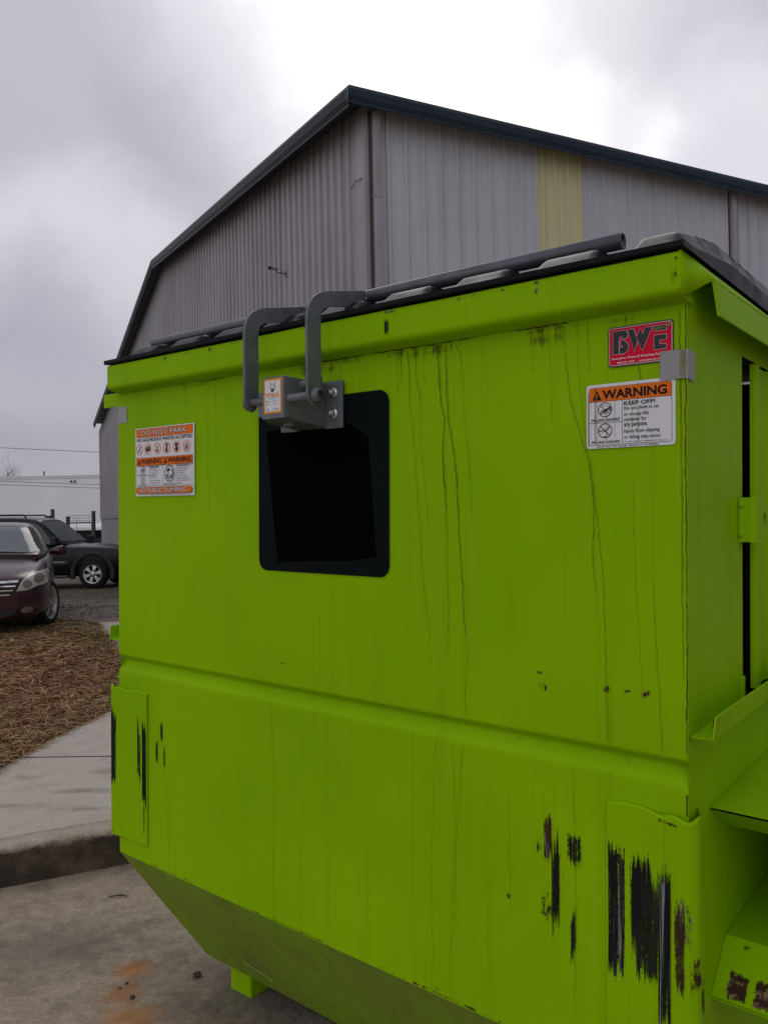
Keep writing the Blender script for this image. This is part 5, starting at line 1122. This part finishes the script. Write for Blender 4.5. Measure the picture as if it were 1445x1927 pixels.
mb = MB(); mb.tube([(bx1 + 0.002, -0.085, 1.428), (bx1 + 0.030, -0.085, 1.428)], 0.0125, 16); mb.box((bx1 + 0.004, -0.062, 1.412), (bx1 + 0.03, -0.036, 1.445)); mb.tube([(bx1 + 0.03, -0.05, 1.40), (bx1 + 0.036, -0.05, 1.452)], 0.004, 6); dpart('lock_cylinder', mb, M['galv'], lk)
mb = MB(); mb.box((bx0 + 0.02, -0.09, bz0 - 0.016), (bx0 + 0.052, -0.02, bz0 - 0.004)); dpart('latch_tongue', mb, M['galv'], lk, bevel=0.002)
mb = MB(); mb.poly([(bx0 - 0.010, by + 0.02, bz0), (bx0 - 0.035, by + 0.05, bz0 - 0.006), (bx0 - 0.03, -0.013, bz0 - 0.01), (bx0 - 0.01, -0.013, bz0 - 0.01)], 0); mb.box((bx0 - 0.030, by + 0.012, 1.352), (bx0 - 0.001, by + 0.05, 1.415)); dpart('side_lug', mb, M['galv'], lk, bevel=0.003)
# label on the lock box
f = Flat(lambda u, v, h: (bx0 + 0.006 + u, by - h, bz0 + 0.012 + v)); lw, lh = 0.063, 0.086
f.rrect(0, 0, lw, lh, 0.002, 1); f.layer(); f.rect(0.005, 0.005, lw - 0.005, lh - 0.005, 0); f.layer()
cx0, cy0 = lw / 2, 0.0645          # a dog's face
f.poly([(cx0 - 0.008, cy0 + 0.013), (cx0 - 0.0055, cy0 + 0.008), (cx0 + 0.0055, cy0 + 0.008), (cx0 + 0.008, cy0 + 0.013), (cx0 + 0.0085, cy0), (cx0 + 0.006, cy0 - 0.008), (cx0 + 0.002, cy0 - 0.0115), (cx0 - 0.002, cy0 - 0.0115), (cx0 - 0.006, cy0 - 0.008), (cx0 - 0.0085, cy0)], 2); f.layer()
f.poly([(cx0 - 0.0065, cy0 + 0.009), (cx0 - 0.0045, cy0 + 0.0065), (cx0 + 0.0045, cy0 + 0.0065), (cx0 + 0.0065, cy0 + 0.009), (cx0 + 0.007, cy0 + 0.001), (cx0 + 0.0045, cy0 - 0.005), (cx0 - 0.0045, cy0 - 0.005), (cx0 - 0.007, cy0 + 0.001)], 0); f.layer()
for s in (-1, 1): f.poly([(cx0 + s * 0.0055, cy0 + 0.0025), (cx0 + s * 0.0015, cy0 + 0.0005), (cx0 + s * 0.005, cy0 + 0.0002)], 2)
f.disc(cx0, cy0 - 0.0045, 0.0021, 2); f.line((cx0, cy0 - 0.005), (cx0, cy0 - 0.009), 0.0008, 0)
f.text('PITBUL', 0.008, 0.0395, lw - 0.008, 0.0505, 3, 0.02); f.text('GRAVITY LOCK', 0.020, 0.0355, lw - 0.020, 0.0372, 2)
for i, v in enumerate((0.028, 0.021)):
    for j, u in enumerate((0.010, 0.034)):
        if (i, j) == (0, 0): f.rect(u, v, u + 0.003, v + 0.004, 2)
        else: f.frame(u, v, u + 0.003, v + 0.004, 0.0004, 2)
        f.text(('Left arm', 'Right arm', 'Key one', 'Key two')[i * 2 + j], u + 0.0045, v + 0.0008, u + 0.017, v + 0.0032, 4)
f.rect(0.009, 0.0105, 0.019, 0.0112, 4); f.rect(0.009, 0.0085, 0.021, 0.0092, 4); f.rect(0.032, 0.0095, 0.053, 0.0106, 2)
dpart('lock_label', f.mb, [M['white'], M['amber'], M['ink'], M['amber'], M['greyink']], lk)

# --- stickers on the front panel
def sheet(x0, z0): return Flat(lambda u, v, h: (x0 + u, -h - 0.0011, z0 + v))
f = sheet(0.672, 0.955); w, h = 0.456, 0.455
f.rrect(0, 0, w, h, 0.030, 0); f.layer()
f.poly([(0.030, 0.378), (0.310, 0.391), (0.392, 0.343), (0.416, 0.047), (0.36, 0.043), (0.35, 0.037), (0.15, 0.028), (0.072, 0.023)], 1)  # irregular black redaction shape covering the decal's logo
dpart('dark_decal', f.mb, [M['decal_black'], M['redact_black']])

STK = [M['white'], M['orange'], M['ink'], M['greyink'], M['red'], M['navy_ink'], M['peel'], M['drip_rust'], M['drip_faint']]
def warn_triangle(f, u, v, s, ink, gap):
    f.poly([(u, v), (u + s, v), (u + s * 0.55, v + s * 0.95), (u + s * 0.45, v + s * 0.95)], ink); f.layer()
    f.poly([(u + s * 0.45, v + s * 0.28), (u + s * 0.55, v + s * 0.28), (u + s * 0.57, v + s * 0.66), (u + s * 0.43, v + s * 0.66)], gap); f.disc(u + s * 0.5, v + s * 0.16, s * 0.06, gap, 10)
def sleeper(f, u, v, r):            # a figure lying on rubbish, struck through
    f.ring(u, v, r, r * 0.10, 2); f.layer()
    f.line((u - r * 0.66, v + r * 0.62), (u + r * 0.66, v - r * 0.62), r * 0.09, 2)
    f.disc(u + r * 0.62, v + r * 0.22, r * 0.19, 2, 14)
    f.poly([(u - r * 0.25, v - r * 0.42), (u + r * 0.05, v - r * 0.30), (u + r * 0.48, v + r * 0.02), (u + r * 0.40, v + r * 0.22), (u - r * 0.05, v + r * 0.02), (u - r * 0.30, v - r * 0.16)], 2)
    f.poly([(u - r * 0.72, v - r * 0.46), (u - r * 0.60, v - r * 0.50), (u - r * 0.40, v - r * 0.14), (u - r * 0.22, v - r * 0.30), (u - r * 0.16, v - r * 0.20), (u - r * 0.42, v + r * 0.02)], 2)
    f.line((u + r * 0.45, v + r * 0.02), (u + r * 0.76, v - r * 0.28), r * 0.09, 2); f.line((u + r * 0.76, v - r * 0.28), (u + r * 0.84, v + r * 0.08), r * 0.08, 2); f.line((u - r * 0.80, v - r * 0.55), (u + r * 0.2, v - r * 0.46), r * 0.07, 2)
    for k, (a, b, s_) in enumerate(((-0.38, 0.52, 0.10), (-0.18, 0.54, 0.13), (0.02, 0.50, 0.16), (0.28, 0.44, 0.16))): f.text('z' if k < 2 else 'Z', u + r * a, v + r * b, u + r * (a + s_), v + r * (b + s_), 2)
def faller(f, u, v, r):             # a figure falling off the rim, struck through
    f.ring(u, v, r, r * 0.10, 2); f.layer(); f.line((u - r * 0.66, v + r * 0.66), (u + r * 0.66, v - r * 0.66), r * 0.09, 2)
    for dv in (0.08, -0.10): f.line((u - r * 0.88, v + r * dv), (u + r * 0.10, v + r * (dv - 0.02)), r * 0.06, 2)
    f.line((u + r * 0.28, v - r * 0.2), (u + r * 0.26, v - r * 0.75), r * 0.05, 2); f.line((u - r * 0.2, v - r * 0.8), (u + r * 0.26, v - r * 0.75), r * 0.05, 2); f.rect(u - r * 0.12, v - r * 0.97, u + r * 0.10, v - r * 0.78, 2)
    f.line((u + r * 0.08, v - r * 0.05), (u + r * 0.36, v + r * 0.14), r * 0.07, 2); f.line((u + r * 0.36, v + r * 0.14), (u + r * 0.22, v + r * 0.36), r * 0.07, 2); f.line((u + r * 0.36, v + r * 0.14), (u + r * 0.56, v + r * 0.40), r * 0.10, 2)
    f.line((u + r * 0.50, v + r * 0.32), (u + r * 0.42, v + r * 0.58), r * 0.06, 2); f.line((u + r * 0.54, v + r * 0.36), (u + r * 0.70, v + r * 0.52), r * 0.06, 2); f.disc(u + r * 0.60, v + r * 0.46, r * 0.09, 2, 10)

# warning label on the right
f = sheet(1.632, 1.239); w, h = 0.177, 0.127
f.rrect(0, 0, w, h, 0.007, 0); f.layer()
f.rrect(0.0055, 0.006, w - 0.0065, h - 0.006, 0.005, 2); f.layer(); f.rrect(0.0063, 0.0068, w - 0.0073, h - 0.0068, 0.0045, 0); f.layer()
f.rect(0.0063, 0.0925, w - 0.0073, h - 0.0070, 1); f.layer(); f.line((0.0063, 0.0925), (w - 0.0073, 0.0925), 0.0007, 2)
warn_triangle(f, 0.0125, 0.0955, 0.0195, 2, 1); f.text('WARNING', 0.0335, 0.0965, 0.1615, 0.1150, 2, 0.034)
f.line((0.0745, 0.0068), (0.0745, 0.0925), 0.0007, 2); f.line((0.0063, 0.0505), (0.0745, 0.0505), 0.0007, 2)
sleeper(f, 0.0395, 0.0760, 0.0145); faller(f, 0.0395, 0.0345, 0.0145)
f.text('FALLING HAZARD', 0.0115, 0.0533, 0.0700, 0.0585, 2, 0.02); f.text('FALLING HAZARD', 0.0115, 0.0095, 0.0700, 0.0147, 2, 0.02)
f.text('KEEP OFF!', 0.0780, 0.0815, 0.1390, 0.0892, 2, 0.016)
for t, u1, v, d in (('Do not climb in, on', 0.1455, 0.0715, 0), ('or occupy this', 0.1270, 0.0605, 1), ('container for', 0.1225, 0.0505, 0), ('any purpose.', 0.1245, 0.0390, 1), ('Injury from slipping', 0.1475, 0.0275, 1), ('or falling may occur.', 0.1505, 0.0160, 1)):
    f.text(t, 0.0783, v - 0.0018 * d, u1, v + 0.0072, 2, 0.010)
f.text('D.A.W. INC. 1-800-221-4153   DUMPSTER SAFETY   P/N 05-LTR', 0.0785, 0.0088, 0.1600, 0.0112, 2, 0.01); f.text('DO NOT PAINT OVER THIS LABEL.  REPLACE IF LOST OR DAMAGED.', 0.0245, 0.0016, 0.1455, 0.0047, 2, 0.01)
for x0, wd, z0_, z1_ in ((0.0035, 0.003, 0.004, 0.112), (0.018, 0.0028, 0.012, 0.122), (0.0225, 0.0012, 0.0, 0.095), (0.041, 0.002, 0.01, 0.075), (0.0585, 0.0016, 0.02, 0.118), (0.105, 0.0016, 0.008, 0.124), (0.0935, 0.0012, 0.03, 0.085)):
    f.rect(x0, z0_, x0 + wd, z1_, 7 if wd > 0.0025 else 8)
dpart('warning_label', f.mb, STK)

# red maker's plate
f = sheet(1.678, 1.397); w, h = 0.128, 0.078
f.rrect(0, 0, w, h, 0.007, 5); f.layer(); f.rrect(0.0022, 0.0022, w - 0.0026, h - 0.0022, 0.006, 0); f.layer(); f.rrect(0.0032, 0.0032, w - 0.0036, h - 0.0032, 0.0053, 4); f.layer()
def glyph(pts, o=0.0011):
    P = [Vector((0.010 + p[0] * 0.106, 0.0245 + p[1] * 0.045)) for p in pts]; n = len(P); ar = sum(P[i].x * P[(i + 1) % n].y - P[(i + 1) % n].x * P[i].y for i in range(n)); sg = 1 if ar > 0 else -1; out = []
    for i in range(n):
        a, b, c = P[i - 1], P[i], P[(i + 1) % n]; n1_ = Vector(((b - a).y, -(b - a).x)).normalized() * sg; n2_ = Vector(((c - b).y, -(c - b).x)).normalized() * sg; mm = n1_ + n2_; d = max(0.45, mm.length_squared / 2)
        out.append(b + mm / d * 0.5 * o * 2 * 0.5)
    f.poly([(p.x, p.y) for p in out], 0); hh = f.h; f.h += f.step; f.poly([(p.x, p.y) for p in P], 5); f.h = hh
arcs = lambda cx_, cy_, rx, ry, a0, a1, n=8: [(cx_ + rx * math.cos(R(a0 + (a1 - a0) * k / n)), cy_ + ry * math.sin(R(a0 + (a1 - a0) * k / n))) for k in range(n + 1)]
glyph([(0.0, 0.0), (0.115, 0.0), (0.115, 0.72), (0.135, 0.78), (0.155, 0.78), (0.155, 0.72), (0.142, 0.70), (0.142, 0.62), (0.20, 0.56), (0.215, 0.62)] [:0] + [(0.0, 0.0), (0.112, 0.0), (0.112, 0.70), (0.150, 0.76), (0.175, 0.70)] + [(0.22, 0.62), (0.27, 0.70)] + arcs(0.20, 0.79, 0.085, 0.21, 0, 90) + [(0.0, 1.0)])
glyph([(0.128, 0.0)] + [(0.19, 0.0)] + arcs(0.19, 0.27, 0.105, 0.27, -90, 70) + [(0.215, 0.56), (0.165, 0.62), (0.142, 0.50), (0.142, 0.36), (0.185, 0.36), (0.185, 0.28), (0.128, 0.28)])
glyph([(0.275, 1.0), (0.395, 1.0), (0.465, 0.45), (0.405, 0.02)]); glyph([(0.445, 0.62), (0.515, 1.0), (0.56, 0.70), (0.605, 1.0), (0.735, 1.0), (0.545, 0.02)])
glyph([(0.765, 0.0), (0.985, 0.0), (0.985, 0.20), (0.865, 0.20), (0.865, 0.38), (0.985, 0.38), (0.985, 0.60), (0.765, 0.60)]); glyph([(0.765, 0.78), (0.985, 0.78), (0.985, 0.99), (0.765, 0.99)])
f.layer(); f.layer(); f.poly([(0.0945, 0.0605), (0.100, 0.0635), (0.106, 0.0620), (0.1125, 0.0650), (0.1135, 0.0675), (0.106, 0.0655), (0.099, 0.0672), (0.0945, 0.0650)], 6); f.disc(0.1195, 0.0695, 0.0030, 6, 12, 0.0045)
f.text('Innovative Waste & Recycling Equipment', 0.0075, 0.0125, 0.1235, 0.0182, 0, 0.012); f.text('800.221.4153  -  www.bwe-nc.com', 0.0190, 0.0050, 0.1080, 0.0092, 0, 0.012)
dpart('red_plate_sticker', f.mb, STK)

# multi-panel sticker on the left
f = sheet(0.098, 1.165); w, h = 0.296, 0.216
f.rect(0, 0, w, h, 0); f.layer()
def U(u): return u * w
def V_(v): return v * h
f.rect(U(.018), V_(.862), U(.975), V_(.985), 1); f.frame(U(.018), V_(.862), U(.975), V_(.985), 0.0008, 2)
f.layer(); f.text('DO NOT PARK', U(.10), V_(.884), U(.872), V_(.966), 2, 0.05); f.layer(); f.text('DO NOT PARK', U(.104), V_(.889), U(.868), V_(.961), 0, 0.0)
f.text('NO HAZARDOUS WASTES ACCEPTED', U(.028), V_(.800), U(.962), V_(.850), 2, 0.018)
for k, u in enumerate((.072, .226, .388, .55, .716, .880)):
    a, b = U(u), V_(.690); rr = 0.0170; f.ring(a, b, rr, 0.0022, 1)
    if k == 0: f.line((a - .004, b - .009), (a + .001, b + .004), .002, 3); f.disc(a + .003, b + .007, .0022, 3, 10); f.line((a - .007, b - .001), (a + .006, b + .001), .0015, 3); f.line((a + .001, b - .003), (a + .006, b - .010), .0018, 3)
    if k == 1: f.poly([(a - .011, b - .006), (a - .004, b - .010), (a + .011, b - .004), (a + .011, b + .006), (a + .003, b + .010), (a - .011, b + .004)], 2); f.layer(); f.poly([(a - .002, b - .001), (a + .008, b + .003), (a + .002, b + .006)], 0)
    if k == 2: f.rect(a - .006, b - .010, a + .006, b - .004, 3); f.disc(a, b + .002, .0032, 3, 10); f.line((a - .006, b + .009), (a + .001, b + .003), .0013, 3); f.line((a - .003, b - .004), (a + .002, b + .001), .002, 3)
    if k == 3: f.rect(a - .0045, b - .006, a + .0045, b + .006, 3); f.disc(a, b + .009, .004, 2, 12); f.disc(a, b - .009, .0045, 2, 12)
    if k == 4: f.rect(a - .007, b + .004, a + .007, b + .011, 2); f.rect(a - .006, b - .003, a + .006, b + .0035, 3); f.disc(a, b - .007, .0062, 2, 14)
    if k == 5:
        for an in (90, 210, 330): f.ring(a + .0048 * math.cos(R(an)), b + .0048 * math.sin(R(an)), .0048, .0016, 3, 16)
        f.disc(a, b, .0022, 2, 10); f.line((a, b), (a - .004, b - .011), .0018, 2); f.line((a, b), (a + .004, b - .011), .0018, 2)
    f.layer(); f.line((a - rr * .7, b - rr * .7), (a + rr * .7, b + rr * .7), .0016, 1)
f.rect(U(.022), V_(.448), U(.975), V_(.562), 1); f.frame(U(.022), V_(.448), U(.975), V_(.562), 0.0007, 2); f.layer()
for a, b in ((.035, .478), (.498, .965)):
    warn_triangle(f, U(a + .008), V_(.466), V_(.085), 2, 1); f.text('WARNING', U(a + .075), V_(.470), U(b - .008), V_(.547), 2, 0.024)
f.frame(U(.022), V_(.150), U(.975), V_(.448), 0.0007, 2); f.line((U(.49), V_(.150)), (U(.49), V_(.562)), 0.0009, 2); f.line((U(.258), V_(.150)), (U(.258), V_(.448)), 0.0007, 2); f.line((U(.715), V_(.150)), (U(.715), V_(.448)), 0.0007, 2); f.line((U(.022), V_(.302)), (U(.258), V_(.302)), 0.0007, 2)
sleeper(f, U(.138), V_(.388), 0.0115); faller(f, U(.138), V_(.236), 0.0115)
f.text('FALLING HAZARD', U(.068), V_(.310), U(.205), V_(.326), 2, 0.02); f.text('FALLING HAZARD', U(.068), V_(.158), U(.205), V_(.174), 2, 0.02)
f.text('KEEP OFF!', U(.268), V_(.408), U(.420), V_(.436), 2, 0.025)
for i, t in enumerate(('Do not climb in, on', 'or occupy this', 'container for', 'any purpose.')): f.text(t, U(.268), V_(.368 - .034 * i), U((.440, .400, .385, .385)[i]), V_(.390 - .034 * i), 3, 0.01)
for i, t in enumerate(('Injury from slipping', 'or falling may occur.')): f.text(t, U(.268), V_(.212 - .034 * i), U(.448), V_(.234 - .034 * i), 3, 0.01)
f.text('LOAD EVENLY!', U(.724), V_(.412), U(.940), V_(.436), 2, 0.025)
for i, t in enumerate(('Container must be', 'placed on level', 'hard surface.', 'Tilted or unevenly', 'loaded container could', 'result in serious injury', 'or death.')): f.text(t, U(.724), V_(.376 - .033 * i - (.010 if i > 2 else 0)), U((.900, .868, .845, .895, .945, .940, .81)[i]), V_(.397 - .033 * i - (.010 if i > 2 else 0)), 3, 0.01)
a, b, rr = U(.605), V_(.318), 0.0250
f.ring(a, b, rr, 0.0022, 2); f.layer(); f.poly([(a - .010, b + .006), (a + .012, b + .014), (a + .019, b - .004), (a - .001, b - .014)], 2); f.layer(); f.poly([(a - .007, b + .005), (a + .011, b + .0115), (a + .0165, b - .003), (a - .0005, b - .011)], 0); f.layer()
f.poly([(a - .010, b + .012), (a - .002, b + .016), (a + .004, b + .011), (a - .008, b + .006)], 2); f.line((a - .017, b + .017), (a + .018, b - .017), .0018, 2); f.disc(a - .015, b - .004, .0024, 2, 10); f.line((a - .015, b - .006), (a - .006, b - .013), .0028, 2); f.line((a - .018, b - .015), (a + .016, b - .0155), .0012, 2); f.line((a - .013, b - .006), (a - .004, b - .004), .002, 2)
f.text('TIPPING HAZARD', U(.512), V_(.160), U(.700), V_(.180), 2, 0.02)
f.rrect(U(.022), V_(.038), U(.978), V_(.132), V_(.046), 2); f.layer(); f.rrect(U(.0245), V_(.0415), U(.9755), V_(.1285), V_(.043), 1); f.layer()
f.text('NO PUBLIC DUMPING', U(.085), V_(.050), U(.885), V_(.121), 2, 0.045); f.layer(); f.text('NO PUBLIC DUMPING', U(.088), V_(.054), U(.882), V_(.117), 0, 0.0)
f.text('DO NOT PAINT OVER THIS LABEL. REPLACE IF LOST OR DAMAGED.', U(.28), V_(.012), U(.68), V_(.024), 3); f.text('D.A.W. 1-800-221-4153  P/N 05', U(.73), V_(.012), U(.95), V_(.024), 3)
dpart('hazard_sticker', f.mb, STK)

# reflective tape folded round both front corners
mb = MB(); y = -0.0042; z0, z1 = 1.362, 1.416
mb.grid([[(1.781, y, z0), (1.781, y, z1)], [(1.828, y, z0 - .001), (1.828, y, z1 - .001)], [(W + 0.0018, y + 0.003, z0 - .001), (W + 0.0018, y + 0.003, z1 - .001)], [(W + 0.0014, 0.040, z0 - .004), (W + 0.0014, 0.042, z1 - .002)]], 0, False)
mb.poly([(1.818, y - 0.0004, z0 + .001), (1.830, y - 0.0004, z0 + .001), (1.830, y - 0.0004, z1 - .002), (1.818, y - 0.0004, z1 - .002)], 1)
dpart('reflective_tape', mb, [M['tape'], M['rust_wash']])
mb = MB(); y = -0.0012; z0, z1 = 1.405, 1.459
mb.grid([[(-0.0012, 0.04, z0), (-0.0012, 0.04, z1)], [(-0.0012, y, z0), (-0.0012, y, z1)], [(0.050, y, z0), (0.050, y, z1)]], 0, False)
dpart('reflective_tape', mb, [M['tape']])
